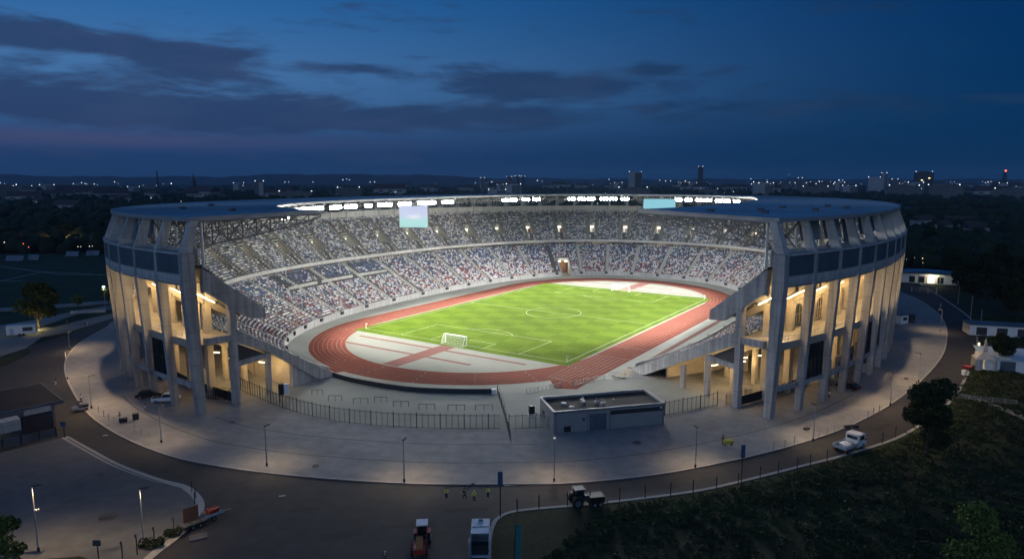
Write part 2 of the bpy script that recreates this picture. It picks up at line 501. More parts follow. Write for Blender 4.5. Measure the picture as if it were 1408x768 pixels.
# dark curtain glazing with upright bars in some bays
for k in (1, 4, 5, 8, 66, 63, 62, 61, 59):
    g = MB(); ring(g, k + .1, k + .9, [(1.0, 5.6), (1.1, 5.6), (1.1, 12.5), (1.0, 12.5)], .4)
    go = g.build('curtain_glazing', M_GLAZ, stadium)
    b = MB()
    for i in range(6): ring(b, k + .1 + .157 * i, k + .125 + .157 * i, [(.78, 5.6), (.98, 5.6), (.98, 12.5), (.78, 12.5)], 1)
    ring(b, k + .1, k + .92, [(.8, 9.0), (.97, 9.0), (.97, 9.2), (.8, 9.2)], .4)
    b.build('mullion', M_BLACK, go)
# railings on the concourse edge
for k in list(range(0, 10)) + list(range(56, 68)):
    b = MB(); n = 7
    for i in range(n + 1):
        x = k + .08 + .84 * i / n; b.tube(at(x, 1.2, 14.0), at(x, 1.2, 15.15), .045, 4)
    for z in (15.15, 14.6): b.path([at(k + .08 + .84 * i / 2, 1.2, z) for i in range(3)], .05, 4)
    b.build('railing', M_STEELP, stadium)
# second and inner column rows
for k in VIS:
    c = MB(); radial_plate(c, k, [(7.8, 0), (9.1, 0), (9.1, 19.2), (7.8, 19.8)], 1.2)
    c.build('inner_column', M_CONC if k in (0, 68) else M_WARMW, stadium)
for k in (0, 1, 2, 3, 65, 66, 67, 68):
    for d, h in ((16.0, 8.6), (22.7, 4.9)):
        if k == 0 and d > 20: continue
        c = MB(); radial_plate(c, k, [(d - .45, 0), (d + .45, 0), (d + .45, h), (d - .45, h + .3)], .9); c.build('inner_column', M_CONC if k in (0, 68) else M_WARMW, stadium)

# parapet heights, deck profiles
def zpar(x):
    e = min(x, NB - x); return 15.5 + (2.15 * max(0, 1 - e / 4) ** 1.0)


def dpar(x):
    e = min(x, NB - x); f = max(0, 1 - e / 4); return .52 * DD(x) * (1 - f) + 15.3 * f


NU, NL = 22, 24


def l0(x):
    e = min(x, NB - x); f = max(0, 1 - e / 4); return .42 * DD(x) * (1 - f) + 9.8 * f




def urow(x, i): return 2.6 + (dpar(x) - .4 - 2.6) * i / NU


def uz(x, i): return 28.1 - (28.1 - (zpar(x) - .75)) * i / (NU - 1)


def lrow(x, i):
    D = DD(x); return l0(x) + (D - .3 - l0(x)) * i / NL


def lz(x, i): return 12.7 - (12.7 - 1.25) * i / (NL - 1)


mb = MB(); ring(mb, 0, 68, lambda x: [(.9, 12.5), (1.6, 12.5), (1.6, 12.7), (l0(x), 12.7), (l0(x), 13.1), (1.6, 13.1), (1.6, 14.0), (.9, 14.0)], .5); mb.build('concourse_floor', [M_FLOOR], stadium)
# deck breakpoints
VOM = [2 * i + 1 for i in range(0, 34)]           # one passage every second bay in the upper tier
AISLE_L = [2 * i for i in range(1, 34)]           # stairs in the lower tier
VW = .17
vr0, vr1 = 9, 15                                  # rows cut by a passage
TUN = (32.4, 33.25); TR0 = 12                     # tunnel through the lower tier at the far end


def xs_list(extra):
    s = set(round(i * .25, 4) for i in range(NB * 4 + 1)) | set(round(e, 4) for e in extra)
    return sorted(s)


def make_deck(rowf, zf, nr, xs, skip, base):
    mb = MB()
    for x0, x1 in zip(xs, xs[1:]):
        xm = (x0 + x1) / 2
        for i in range(nr):
            if skip(xm, i): continue
            a, b = at(x0, rowf(x0, i), zf(x0, i)), at(x1, rowf(x1, i), zf(x1, i))
            c, d = at(x1, rowf(x1, i + 1), zf(x1, i)), at(x0, rowf(x0, i + 1), zf(x0, i))
            mb.quad(a, b, c, d)
            if i + 1 < nr: z0, z1 = zf(x0, i + 1), zf(x1, i + 1)
            else: z0, z1 = zf(x0, i) - .6, zf(x1, i) - .6
            mb.quad(d, c, Vector((c.x, c.y, z1)), Vector((d.x, d.y, z0)))
        # soffit
        if not skip(xm, 0) or True:
            rows = [i for i in range(nr) if not skip(xm, i)]
            segs = []; st = None
            for i in range(nr + 1):
                ok = i < nr and not skip(xm, i)
                if ok and st is None: st = i
                if not ok and st is not None: segs.append((st, i)); st = None
            for (i0, i1) in segs:
                mb.quad(at(x0, rowf(x0, i0), zf(x0, i0) - base), at(x0, rowf(x0, i1), zf(x0, i1 - 1) - base), at(x1, rowf(x1, i1), zf(x1, i1 - 1) - base), at(x1, rowf(x1, i0), zf(x1, i0) - base))
    return mb


def skip_u(x, i): return vr0 <= i < vr1 and any(abs(x - v) < VW for v in VOM)
def skip_l(x, i): return i >= TR0 and TUN[0] < x < TUN[1]


xsu = xs_list([v - VW for v in VOM] + [v + VW for v in VOM])
xsl = xs_list(list(TUN))
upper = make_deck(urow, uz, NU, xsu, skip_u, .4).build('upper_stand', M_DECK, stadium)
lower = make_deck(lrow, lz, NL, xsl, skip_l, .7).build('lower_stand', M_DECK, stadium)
mb = MB(); ring(mb, 0, 68, lambda x: [(dpar(x) - .4, zpar(x) - 1.1), (dpar(x) - .1, zpar(x) - 1.1), (dpar(x) - .1, zpar(x)), (dpar(x) - .4, zpar(x))], .25)
mb.build('parapet', M_CONCP, upper)
for (a, b) in ((0, TUN[0]), (TUN[1], 68)):
    mb = MB(); ring(mb, a, b, lambda x: [(DD(x) - .3, 0), (DD(x), 0), (DD(x), 2.05), (DD(x) - .3, 2.05)], .25); mb.build('front_wall', M_CONCP, lower)
for k in AISLE_L:
    if TUN[0] - .6 < k < TUN[1] + .6: continue
    t, n = tang(k); rz = math.atan2(t.y, t.x); m = MB()
    for i in range(NL):
        q = at(k, (lrow(k, i) + lrow(k, i + 1)) / 2, lz(k, i) - .11); m.box(q, (1.75, lrow(k, i + 1) - lrow(k, i) + .04, .56), rz)
    m.build('stairway', M_STEP, lower)
# small dark speaker boxes on the front wall
for k in range(2, 67, 2):
    t, n = tang(k); MB().box(at(k, DD(k) + .28, 1.5), (1.3, .5, .9), math.atan2(t.y, t.x)).build('wall_gate', M_SCRIM, lower)
# back wall strip over the top row
mb = MB(); ring(mb, 0, 68, [(2.35, 28.1), (2.58, 28.1), (2.58, 31.2), (2.35, 31.2)], .5); mb.build('back_wall', M_CONCP, upper)
# mid-height dividing walls of the lower tier on the far left straight
for (a, b) in ((13.3, 15.3), (15.6, 17.6), (17.9, 19.8)):
    mb = MB(); ring(mb, a, b, lambda x: [(lrow(x, 8) - .1, lz(x, 8) - .4), (lrow(x, 8) + .15, lz(x, 8) - .4), (lrow(x, 8) + .15, lz(x, 8) + 1.0), (lrow(x, 8) - .1, lz(x, 8) + 1.0)], .25); mb.build('divider_wall', M_CONCP, lower)
for v in VOM:
    for sg in (-1, 1):
        m = MB(); k = v + sg * .30; t, n = tang(k); rz = math.atan2(t.y, t.x)
        for i in range(NU):
            q = at(k, (urow(k, i) + urow(k, i + 1)) / 2, uz(k, i) - .13); m.box(q, (1.05, urow(k, i + 1) - urow(k, i) + .04, .5), rz)
        m.build('stairway', M_STEPD, upper)
# passages of the upper tier
for v in VOM:
    a, b = v - VW, v + VW; zf = uz(v, vr1) + .02
    m = MB()
    m.quad(at(a, urow(a, vr0), zf), at(b, urow(b, vr0), zf), at(b, urow(b, vr1), zf), at(a, urow(a, vr1), zf))
    for x in (a, b):
        t, n = tang(x); q0, q1 = at(x, urow(x, vr0), zf), at(x, urow(x, vr1), zf)
        ww = t * .14
        m.hexa([q0 - ww, q1 - ww, q1 + ww, q0 + ww] + [p + Vector((0, 0, h)) for p, h in ((q0 - ww, uz(x, vr0) - zf + .5), (q1 - ww, .4), (q1 + ww, .4), (q0 + ww, uz(x, vr0) - zf + .5))])
    t, n = tang(v); rz = math.atan2(t.y, t.x); c = at(v, urow(v, vr0) - .1, 0); top = uz(v, vr0) + 1.0
    m.box((c.x, c.y, (zf + top) / 2 + .0), (3.0, .2, top - zf), rz)
    vo = m.build('stand_passage', M_STEP, upper)
    d = at(v, urow(v, vr0) + .06, 0)
    MB().box((d.x, d.y, zf + 1.1), (1.7, .08, 2.2), rz).build('doorway_glow', E_DOOR, upper)  # glowing panel stands for the light from inside the doorway
    d = at(v, urow(v, vr0) + .16, 0); MB().box((d.x, d.y, zf + 2.5), (1.5, .2, .45), rz).build('passage_light', E_VOM, upper)
# tunnel
a, b = TUN; m = MB()
for x in TUN:
    t, n = tang(x); q0, q1 = at(x, lrow(x, TR0), 0), at(x, DD(x) + .5, 0); ww = t * .2
    m.hexa([q0 - ww, q1 - ww, q1 + ww, q0 + ww] + [p + Vector((0, 0, h)) for p, h in ((q0 - ww, lz(x, TR0) + .9), (q1 - ww, 1.6), (q1 + ww, 1.6), (q0 + ww, lz(x, TR0) + .9))])
xm = sum(TUN) / 2; t, n = tang(xm); rz = math.atan2(t.y, t.x); c = at(xm, lrow(xm, TR0), 0)
m.box((c.x, c.y, lz(xm, TR0) + .1), (5.6, .5, 1.4), rz)
m.build('tunnel_portal', M_CONCP, lower)
c = at(xm, lrow(xm, TR0) - 3, 0); MB().box((c.x, c.y, 3.2), (5.6, .3, 6.4), rz).build('tunnel_door', M_BROWNW, lower)
c = at(xm, lrow(xm, TR0) + .4, 0)
for s in (-1.6, 1.6): MB().box(c + t * s + Vector((0, 0, lz(xm, TR0) - .9)), (1.2, .3, .5), rz).build('tunnel_light', E_VOM, lower)
lamp('tunnel_lamp', 'POINT', at(xm, lrow(xm, TR0) + 1.5, 4.5), 500, (1, .8, .5), stadium, .4)

# inner wall of the concourse: panel colours paint its lit and unlit patches
for k in range(0, 136):
    x0, x1 = k / 2, k / 2 + .5
    if k < 3 or k >= 133 or (k % 4 == 1): continue
    if k < 24 or k >= 108: m_ = 0
    else: m_ = random.choice([0, 0, 1, 1, 2, 3])
    mb = MB(); ring(mb, x0, x1, lambda x: [(9.2, 13.1), (9.5, 13.1), (9.5, 13.6 + (uz(x, 10) - 1.2 - 13.6)), (9.2, 13.6 + (uz(x, 10) - 1.2 - 13.6))], .5)
    mb.build('concourse_wall', (M_WARMW, M_DARKW, M_BROWNW, M_PANEL)[m_], stadium)


def arch_pts(w, h, n=8):
    r = w / 2; return [(-r, 0), (r, 0)] + [(r * math.cos(a), h - r + r * math.sin(a)) for a in [math.pi * i / n for i in range(n + 1)]]


for k in list(range(2, 9)) + list(range(57, 66)):
    x = k + (.25 if k % 2 == 0 else .5); t, n = tang(x); p = at(x, 9.12, 13.65)
    pts = arch_pts(3.6, 4.6); mm = MB(); P = [p + t * u + Vector((0, 0, v)) for u, v in pts]
    kk = len(P); mm.v += [tuple(q) for q in P] + [tuple(q + n * .06) for q in P]
    mm.f.append(tuple(range(kk))); mm.m.append(0); mm.f.append(tuple(reversed(range(kk, 2 * kk)))); mm.m.append(0)
    for i in range(kk): mm.f.append((i, (i + 1) % kk, kk + (i + 1) % kk, kk + i)); mm.m.append(0)
    w = mm.build('arched_window', M_GLAZ, stadium)
    fr = MB(); fr.path([q - n * .05 for q in P] + [P[0] - n * .05], .13, 4)
    for u in (-.6, .6): fr.tube(p + t * u - n * .05, p + t * u + Vector((0, 0, 4.2)) - n * .05, .07, 4)
    fr.tube(p - t * 1.8 + Vector((0, 0, 2.4)) - n * .05, p + t * 1.8 + Vector((0, 0, 2.4)) - n * .05, .07, 4)
    fr.build('window_frame', M_WARMW, w)
# haunched frames between pillar and inner column
for k in VIS:
    if k in (0, 68): pass
    h = MB(); radial_plate(h, k, [(2.7, 24.5), (2.7, 22.8), (3.6, 23.3), (6.4, 21.4), (7.4, 20.2), (7.75, 18.6), (7.9, 18.6), (7.9, 21.2), (3.2, 24.5)], .8)
    h.build('haunch_frame', M_CONC if k in (0, 68) else M_WARMW, stadium)
def gw(x): return DD(x) * (.68 + .14 * max(0, 1 - (NB - x) / 2.5))


# rear wall of the ground floor, below the lower deck
for (a, b) in ((0.04, 12), (54, 67.6)):
    mb = MB(); ring(mb, a, b, lambda x: [(gw(x), 0), (gw(x) + .4, 0), (gw(x) + .4, lz(x, 23 * (gw(x) - l0(x)) / (DD(x) - l0(x))) - 1.0), (gw(x), lz(x, 23 * (gw(x) - l0(x)) / (DD(x) - l0(x))) - 1.0)], .5); mb.build('ground_floor_wall', M_WARMW, stadium)
# low dark fence panels between the outer columns on the ground floor
for k in (0, 1, 2, 65, 66, 67):
    f = MB(); ring(f, k + .08, k + .92, [(8.4, .1), (8.5, .1), (8.5, 2.0), (8.4, 2.0)], .42); f.build('ground_fence', M_BLACK, stadium)
for k in (3, 4, 6, 60, 61, 62, 63, 64):
    f = MB(); ring(f, k + .12, k + .88, [(6.0, 0), (6.3, 0), (6.3, 4.6), (6.0, 4.6)], .42); fo = f.build('kiosk_front', M_WARMW if k % 2 else M_CONC, stadium)
    g = MB(); ring(g, k + .25, k + .6, [(5.93, .05), (5.99, .05), (5.99, 3.0), (5.93, 3.0)], .42); g.build('kiosk_door', M_GLAZ, fo)

# end frames: raker beams, ties
for k in (0, 68):
    D = DD(k)
    b = MB(); radial_plate(b, k, [(2.85, 27.5), (15.6, 18.1), (15.7, 16.15), (12.4, 16.5), (9.1, 18.7), (2.85, 23.4)], 1.3); b.build('raker_beam', M_CONC, stadium)
    b = MB(); radial_plate(b, k, [(9.0, 14.9), (D + .4, .75), (D + .4, 0.02), (D - 3.4, .02), (16.0, 9.0), (9.0, 12.2)], 1.3); b.build('raker_beam', M_CONC, stadium)
    b = MB(); radial_plate(b, k, [(2.6, 13.0), (7.75, 12.7), (7.75, 14.1), (2.6, 14.3)], 1.0); b.build('tie_beam', M_CONC, stadium)
    b = MB(); radial_plate(b, k, [(9.15, 7.4), (15.5, 7.7), (15.5, 8.7), (9.15, 8.4)], .9); b.build('tie_beam', M_CONC, stadium)
    # dark panel paints the shade of the triangular void below the raker
    b = MB(); radial_plate(b, k, [(9.15, 8.45), (15.2, 8.75), (9.15, 12.0)], .12); b.build('void_shade_panel', M_DARKW, stadium)
    # groove under the raker
    s = -1 if k == 0 else 1
    r = MB(); n = 24
    for i in range(n + 1):
        d = 10.5 + (D - 10.5) * i / n; z = 14.6 - (14.6 - .55) * (d - 9.0) / (D + .4 - 9.0)
        r.tube(at(k, d, z), at(k, d, z + 1.1), .05, 4)
    for h in (1.1, .6): r.tube(at(k, 10.5, 14.6 - 14.05 * 1.5 / (D - 8.6) + h), at(k, D, 14.6 - 14.05 * (D - 9) / (D - 8.6) + h), .05, 4)
    r.build('stair_railing', M_RAIL, stadium)
b = MB(); D0 = DD(0); radial_plate(b, 0, [(21.7, 0), (D0 - 3.0, 0), (21.7, 5.4)], .7); b.build('end_wall', M_CONC, stadium)
# rakers inside
for k in list(range(1, 9)) + list(range(58, 68)):
    D = DD(k)
    b = MB(); radial_plate(b, k, [(3.0, 24.3), (dpar(k) - .6, zpar(k) - 1.6), (dpar(k) - .8, zpar(k) - 2.4), (8.5, 18.6), (3.0, 22.6)], .8); b.build('raker_beam', M_WARMW, stadium)
    b = MB(); radial_plate(b, k, [(9.2, 12.3), (max(9.6, l0(k) - .3), 12.3), (.62 * D, lz(k, int((.62 * D - l0(k)) / (D - l0(k)) * NL)) - .9), (.62 * D, 5.6), (16, 7.6), (9.2, 11.0)], .8); b.build('raker_beam', M_WARMW, stadium)

# roof
def roof_z(x, d): return 36.9 + .4 * d / 35


roof = MB()
ring(roof, -.0, 68.0, lambda x: [(1.2, 36.4), (DD(x) - .3, 36.75), (DD(x) - .3, 37.28), (1.2, 36.9)], .25)
roof = roof.build('roof', M_ROOF, stadium)
m = MB(); ring(m, 0, 68, lambda x: [(.85, 36.3), (1.19, 36.3), (1.19, 37.02), (.85, 37.02)], .25); m.build('outer_fascia', M_FASC, roof)
m = MB(); ring(m, 0, 68, lambda x: [(DD(x) - .29, 36.74), (DD(x) + .05, 36.74), (DD(x) + .05, 37.34), (DD(x) - .29, 37.34)], .25); m.build('inner_fascia', M_FASC, roof)
for k in (0, 68):
    e = .035 if k == 0 else -.035
    m = MB(); P = []
    t, n = tang(k); o = t * (.25 if k == 68 else .25)
    radial_plate(m, k, [(.9, 36.2), (DD(k) + .1, 36.6), (DD(k) + .1, 37.4), (.9, 37.04)], .5); m.build('end_fascia', M_FASC, roof)
# standing seams
m = MB()
for i in range(0, 68 * 4):
    x = i / 4 + .125
    a, b = at(x, 1.3, 36.93), at(x, DD(x) - .4, 37.30); m.tube(a, b, .05, 4)
m.build('roof_seam', M_ROOF, roof)
for (x, d) in ((66.3, 14), (65.2, 20), (64.0, 12), (63.1, 22), (62.0, 10), (61.0, 16), (66.9, 24), (2.1, 20), (4.5, 15), (7.2, 22)):
    MB().box(at(x, d, 37.3), (1.2, 1.2, .8)).build('roof_vent', M_STEEL, roof)
# trusses
for k in range(0, 69):
    D = DD(k); m = MB(); d0, d1 = 2.4, D - .8; n = 9
    zt = lambda d: 36.15 + .35 * d / 35
    zb = lambda d: 35.9 - 4.4 * (1 - (d - d0) / (d1 - d0)) ** .75
    ds = [d0 + (d1 - d0) * i / n for i in range(n + 1)]
    r = .2 if k in (0, 68) else .16
    m.path([at(k, d, zt(d)) for d in ds], r, 4); m.path([at(k, d, zb(d)) for d in ds], r, 4)
    for i in range(n):
        m.tube(at(k, ds[i], zb(ds[i])), at(k, ds[i + 1], zt(ds[i + 1])), r * .6, 4, cap=False)
        m.tube(at(k, ds[i + 1], zb(ds[i + 1])), at(k, ds[i + 1], zt(ds[i + 1])), r * .6, 4, cap=False)
        if k in (0, 1, 67, 68): m.tube(at(k, ds[i + 1], zb(ds[i + 1])), at(k, ds[i], zt(ds[i])), r * .5, 4, cap=False)
    m.build('roof_truss', M_STEEL if k not in range(20, 50) else M_STEELP, roof)
for fr in (.25, .5, .75, .95):
    m = MB(); xs = [i * .5 for i in range(137)]
    m.path([at(x, 2 + (DD(x) - 3) * fr, 36.2 + .3 * fr) for x in xs], .14, 4)
    if fr > .9: m.path([at(x, 2 + (DD(x) - 3) * fr, 35.0) for x in xs], .14, 4)
    m.build('roof_purlin', M_STEEL, roof)
for k in range(0, 69):
    m = MB().tube(at(k, 3.4, 27.6), at(k, 3.4, 36.0), .28, 6); m.build('roof_post', M_STEELP, roof)
for k in list(range(2, 11)) + list(range(57, 67)):
    f = MB(); z0 = 32.4 if k not in (3, 64) else 31.2
    ring(f, k + .08, k + .92, [(2.7, z0), (2.8, z0), (3.6, 36.1), (3.5, 36.1)], .42); f.build('screen_panel', M_SCREEN, stadium)
for k in (0, 1, 65, 67):
    t, n = tang(k + .5); m = MB()
    for (xa, za, xb, zb) in ((.1, 31, .9, 36), (.1, 36, .9, 31)): m.tube(at(k + xa, 2.6, za), at(k + xb, 2.6, zb), .14, 4)
    m.build('cross_brace', M_STEEL, stadium)

# ------------------------------------------------------------------ seats
M_SEAT = bpy.data.materials.new('seat_plastic'); M_SEAT.use_nodes = True
_b = M_SEAT.node_tree.nodes['Principled BSDF']; _b.inputs['Roughness'].default_value = .5
_a = M_SEAT.node_tree.nodes.new('ShaderNodeAttribute'); _a.attribute_name = 'tint'; M_SEAT.node_tree.links.new(_a.outputs['Color'], _b.inputs['Base Color'])
SW, SD, SH = .42, .27, .38
# seat template: x along the row, y inward (towards pitch), z up
TV = np.array([(-SW / 2, -.02, .38), (SW / 2, -.02, .38), (SW / 2, SD, .44), (-SW / 2, SD, .44),
               (-SW / 2, -.10, .36), (SW / 2, -.10, .36), (SW / 2, -.02, .38), (-SW / 2, -.02, .38),
               (-SW / 2, -.20, .36 + SH), (SW / 2, -.20, .36 + SH), (SW / 2, -.12, .38 + SH), (-SW / 2, -.12, .38 + SH),
               (-SW / 2, SD, .30), (SW / 2, SD, .30)])
TQ = np.array([(0, 1, 2, 3), (7, 6, 10, 11), (5, 4, 8, 9), (8, 11, 10, 9), (4, 7, 11, 8), (6, 5, 9, 10), (3, 2, 13, 12)])
PAL = np.array([(.70, .70, .69), (.36, .38, .42), (.075, .115, .25), (.03, .045, .11), (.27, .045, .04), (.14, .145, .155), (.06, .18, .25), (.40, .26, .25)])


def seat_rows(rowf, zf, nr, spacing, gap, pick):
    pos = []; tan = []; nor = []; colr = []; prev = None
    for i in range(nr):
        xs = np.arange(0.06, NB - .06, .05)
        P = np.array([(*at(x, (rowf(x, i) + rowf(x, i + 1)) / 2 - .05, zf(x, i)),) for x in xs])
        Ls = np.r_[0, np.cumsum(np.hypot(*np.diff(P[:, :2], axis=0).T))]
        q = np.arange(.3, Ls[-1], spacing)
        xx = np.interp(q, Ls, xs)
        for x, l in zip(xx, q):
            if gap(x, i): continue
            p, n, D = sec(x)
            d = (rowf(x, i) + rowf(x, i + 1)) / 2 - .05
            pos.append((p[0] + n[0] * d, p[1] + n[1] * d, zf(x, i))); nor.append((n[0], n[1])); prev = prev if (prev is not None and random.random() < .16) else pick(x, i); colr.append(prev)
    return np.array(pos), np.array(nor), np.array(colr)


def gap_l(x, i):
    if skip_l(x, i) or (i >= TR0 - 1 and TUN[0] - .1 < x < TUN[1] + .1): return True
    if x > 67.45: return True
    w = .13
    k = round(x / 2) * 2
    if 0 < k < 68 and abs(x - k) < w * (1 + .3 * (i / NL)): return True
    if 13.2 < x < 19.9 and i in (7, 8, 9): return True
    if 13 < x < 20 and i < 9 and abs((x - 13.3) % 2.3) < .35: return True
    return random.random() < .03


def gap_u(x, i):
    v = (int(x // 2)) * 2 + 1
    dx = abs(x - v)
    if vr0 - 1 <= i < vr1 + 1 and dx < VW + .05: return True
    if i >= vr1 and dx < .10: return True
    if abs(dx - .30) < .085: return True
    return random.random() < .02


def pick_l(x, i):
    f = i / NL + random.gauss(0, .12)
    near = x < 4.2 and i > 3
    if near: w = [.62, .2, .02, .02, .0, .14, .0, 0]
    elif f < .35: w = [.22, .19, .22, .20, .03, .07, .07, 0]
    elif f < .62: w = [.29, .18, .17, .11, .11, .06, .03, .05]
    else: w = [.37, .15, .07, .06, .17, .03, .01, .14]
    if 13.2 < x < 20 and i < 8: w = [.10, .10, .30, .34, .01, .08, .07, 0]
    return random.choices(range(8), w)[0]


def pick_u(x, i): return random.choices(range(8), [.18, .36, .10, .07, .006, .28, .0, .012])[0]


seat_mats = []
for i, c in enumerate(PAL): seat_mats.append(mat('seat_plastic_%d' % i, tuple(c), .5, .03, 2.0))


def frames_mesh(name, pos, nor, cid):
    N = len(pos); jit = rng.uniform(-.04, .04, (N, 1))
    T = np.stack([nor[:, 1], -nor[:, 0]], 1)
    V = np.empty((N, len(TV), 3))
    V[..., 0] = pos[:, None, 0] + T[:, None, 0] * TV[None, :, 0] + nor[:, None, 0] * TV[None, :, 1]
    V[..., 1] = pos[:, None, 1] + T[:, None, 1] * TV[None, :, 0] + nor[:, None, 1] * TV[None, :, 1]
    V[..., 2] = pos[:, None, 2] + TV[None, :, 2]
    Q = (TQ[None] + (np.arange(N) * len(TV))[:, None, None]).reshape(-1, 4)
    c = PAL[cid] * (1 + rng.uniform(-.18, .18, (N, 1))); C = np.ones((N, len(TV), 4)); C[..., :3] = c[:, None, :]
    return mesh_np(name, V.reshape(-1, 3), Q, [M_SEAT], C.reshape(-1, 4))


pl, nl, cl = seat_rows(lrow, lz, NL, .54, gap_l, pick_l)
pu, nu, cu = seat_rows(urow, uz, NU, .54, gap_u, pick_u)
# the hundred seats that show largest become parts of their own
wx = CX + CA * pl[:, 0] - SA * pl[:, 1]; wy = CY + SA * pl[:, 0] + CA * pl[:, 1]
near = np.argsort(np.hypot(wx, wy) + (wx > 0) * 1e4)[:400]
rows_ok = near[::4][:100]
sm = [mesh_np('seat', TV, TQ, [seat_mats[i]]) for i in range(8)]
for j in rows_ok:
    o = bpy.data.objects.new('seat', sm[cl[j]]); COL.objects.link(o); o.parent = lower; o.location = pl[j]
    o.rotation_euler = (0, 0, math.atan2(-nl[j, 0], nl[j, 1]))
rest = np.setdiff1d(np.arange(len(pl)), rows_ok)
link('seating', frames_mesh('seating', pl[rest], nl[rest], cl[rest]), lower, kind='stuff')
link('seating', frames_mesh('seating', pu, nu, cu), upper, kind='stuff')

# ------------------------------------------------------------------ arena floor
def sheet(name, poly, z, m, label=None, cat=None, kind='structure', frame=True, **kw):
    mb = MB(); mb.v = [(p[0], p[1], z) for p in poly]; mb.f = [tuple(range(len(poly)))]; mb.m = [0]
    return mb.build(name, m, None, (CX, CY, 0) if frame else None, ANG if frame else None, label, cat, None, kind)


M_GRASSP = mat('pitch_grass', (.068, .106, .012), 1.0, .10, .09, scale2=1.4, var2=.08, spec=.02)
nt = M_GRASSP.node_tree
# mown squares
_tc = nt.nodes.new('ShaderNodeTexCoord'); _mp = nt.nodes.new('ShaderNodeMapping'); _mp.inputs['Scale'].default_value = (1 / 8.5, 1 / 5.5, 1)
_mp.inputs['Location'].default_value = (.0, .0, .5)
_ck = nt.nodes.new('ShaderNodeTexChecker'); _ck.inputs['Scale'].default_value = 1; _ck.inputs['Color1'].default_value = (1.08, 1.07, 1.05, 1); _ck.inputs['Color2'].default_value = (.86, .90, .84, 1)
nt.links.new(_tc.outputs['Object'], _mp.inputs[0]); nt.links.new(_mp.outputs[0], _ck.inputs['Vector'])
_vm = nt.nodes.new('ShaderNodeVectorMath'); _vm.operation = 'MULTIPLY'
_bs = nt.nodes['Principled BSDF']; _src = _bs.inputs['Base Color'].links[0].from_socket
nt.links.new(_src, _vm.inputs[0]); nt.links.new(_ck.outputs['Color'], _vm.inputs[1]); nt.links.new(_vm.outputs[0], _bs.inputs['Base Color'])
M_TRACK = mat('track_rubber', (.150, .046, .032), 1.0, .10, .12, scale2=1.2, var2=.08, spec=.04)
M_INF = mat('infield_concrete', (.165, .173, .150), .9, .07, .25)
M_AFLOOR = mat('arena_paving', (.24, .25, .225), .9, .10, .15, scale2=.05, var2=.12)
M_SAND = mat('sand', (.30, .26, .19), .95, .1, 2.0)
M_RUN = mat('runway_rubber', (.115, .036, .028), .85, .1, .3)


def stad_poly(Rr, h=42.2, n=40):
    return [(Rr * math.cos(a), h + Rr * math.sin(a)) for a in np.linspace(0, math.pi, n)] + [(Rr * math.cos(a), -h + Rr * math.sin(a)) for a in np.linspace(math.pi, 2 * math.pi, n)]


arena = []
for x in np.linspace(0, 68, 137):
    p = at(x, DD(x) - .1, 0); arena.append((p.x, p.y))
sheet('arena_floor', arena, .012, M_AFLOOR)
# running track as a closed band, plus the sprint run-out
o_, i_ = stad_poly(46.3), stad_poly(36.6)
mb = MB()
for k in range(len(o_)):
    j = (k + 1) % len(o_); mb.quad((*o_[k], .024), (*o_[j], .024), (*i_[j], .024), (*i_[k], .024))
mb.quad((36.7, -42.2, .022), (46.3, -42.2, .022), (46.3, -70.5, .022), (42.2, -72.5, .022), (36.7, -66, .022))
mb.quad((-11.5, -88.0, .020), (-6.0, -90.0, .020), (-4.0, -86.5, .020), (-9.5, -85.0, .020))
track = mb.build('running_track', M_TRACK, None, (CX, CY, 0), ANG, kind='structure')
mb = MB()
for ln in range(9):
    rr = 36.66 + 1.2 * ln; q, w_ = stad_poly(rr + .035, n=60), stad_poly(rr - .035, n=60)
    for k in range(len(q)):
        j = (k + 1) % len(q); mb.quad((*q[k], .034), (*q[j], .034), (*w_[j], .034), (*w_[k], .034))
    mb.quad((rr - .05, -42.2, .032), (rr + .05, -42.2, .032), (rr + .05, -66 - ln * .4, .032), (rr - .05, -66 - ln * .4, .032))
for s in (-42.4, -31, -66): mb.quad((36.7, s, .036), (46.3, s, .036), (46.3, s + .14, .036), (36.7, s + .14, .036))
for a in np.linspace(200, 340, 9):
    c, s = math.cos(R(a)), math.sin(R(a))
    for rr in (38.4, 40.8, 43.2, 45.2): mb.box((rr * c, -42.2 + rr * s, .05), (.35, .25, .03), R(a))
mb.build('lane_line', mat('lane_paint', (.24, .20, .18), .9, .1, 2), track)
infield = sheet('infield', [(p[0], p[1]) for p in stad_poly(36.58)], .018, M_INF)
pitch = sheet('pitch', [(-35.9, -55.8), (35.9, -55.8), (35.9, 55.8), (-35.9, 55.8)], .040, M_GRASSP)
# clip grass corners by the kerb of the track: small ring of rubber at the corners stays hidden under the grass edge
mb = MB(); Z = .052


def wl(a, b, w=.105):
    a, b = Vector((*a, 0)), Vector((*b, 0)); d = (b - a).normalized(); n = Vector((-d.y, d.x, 0)) * (w / 2)
    mb.quad(*[(q.x, q.y, Z) for q in (a - n, b - n, b + n, a + n)])


def arc(c, r, a0, a1, n=40):
    P = [(c[0] + r * math.cos(a), c[1] + r * math.sin(a)) for a in np.linspace(a0, a1, n)]
    for a, b in zip(P, P[1:]): wl(a, b, .10)


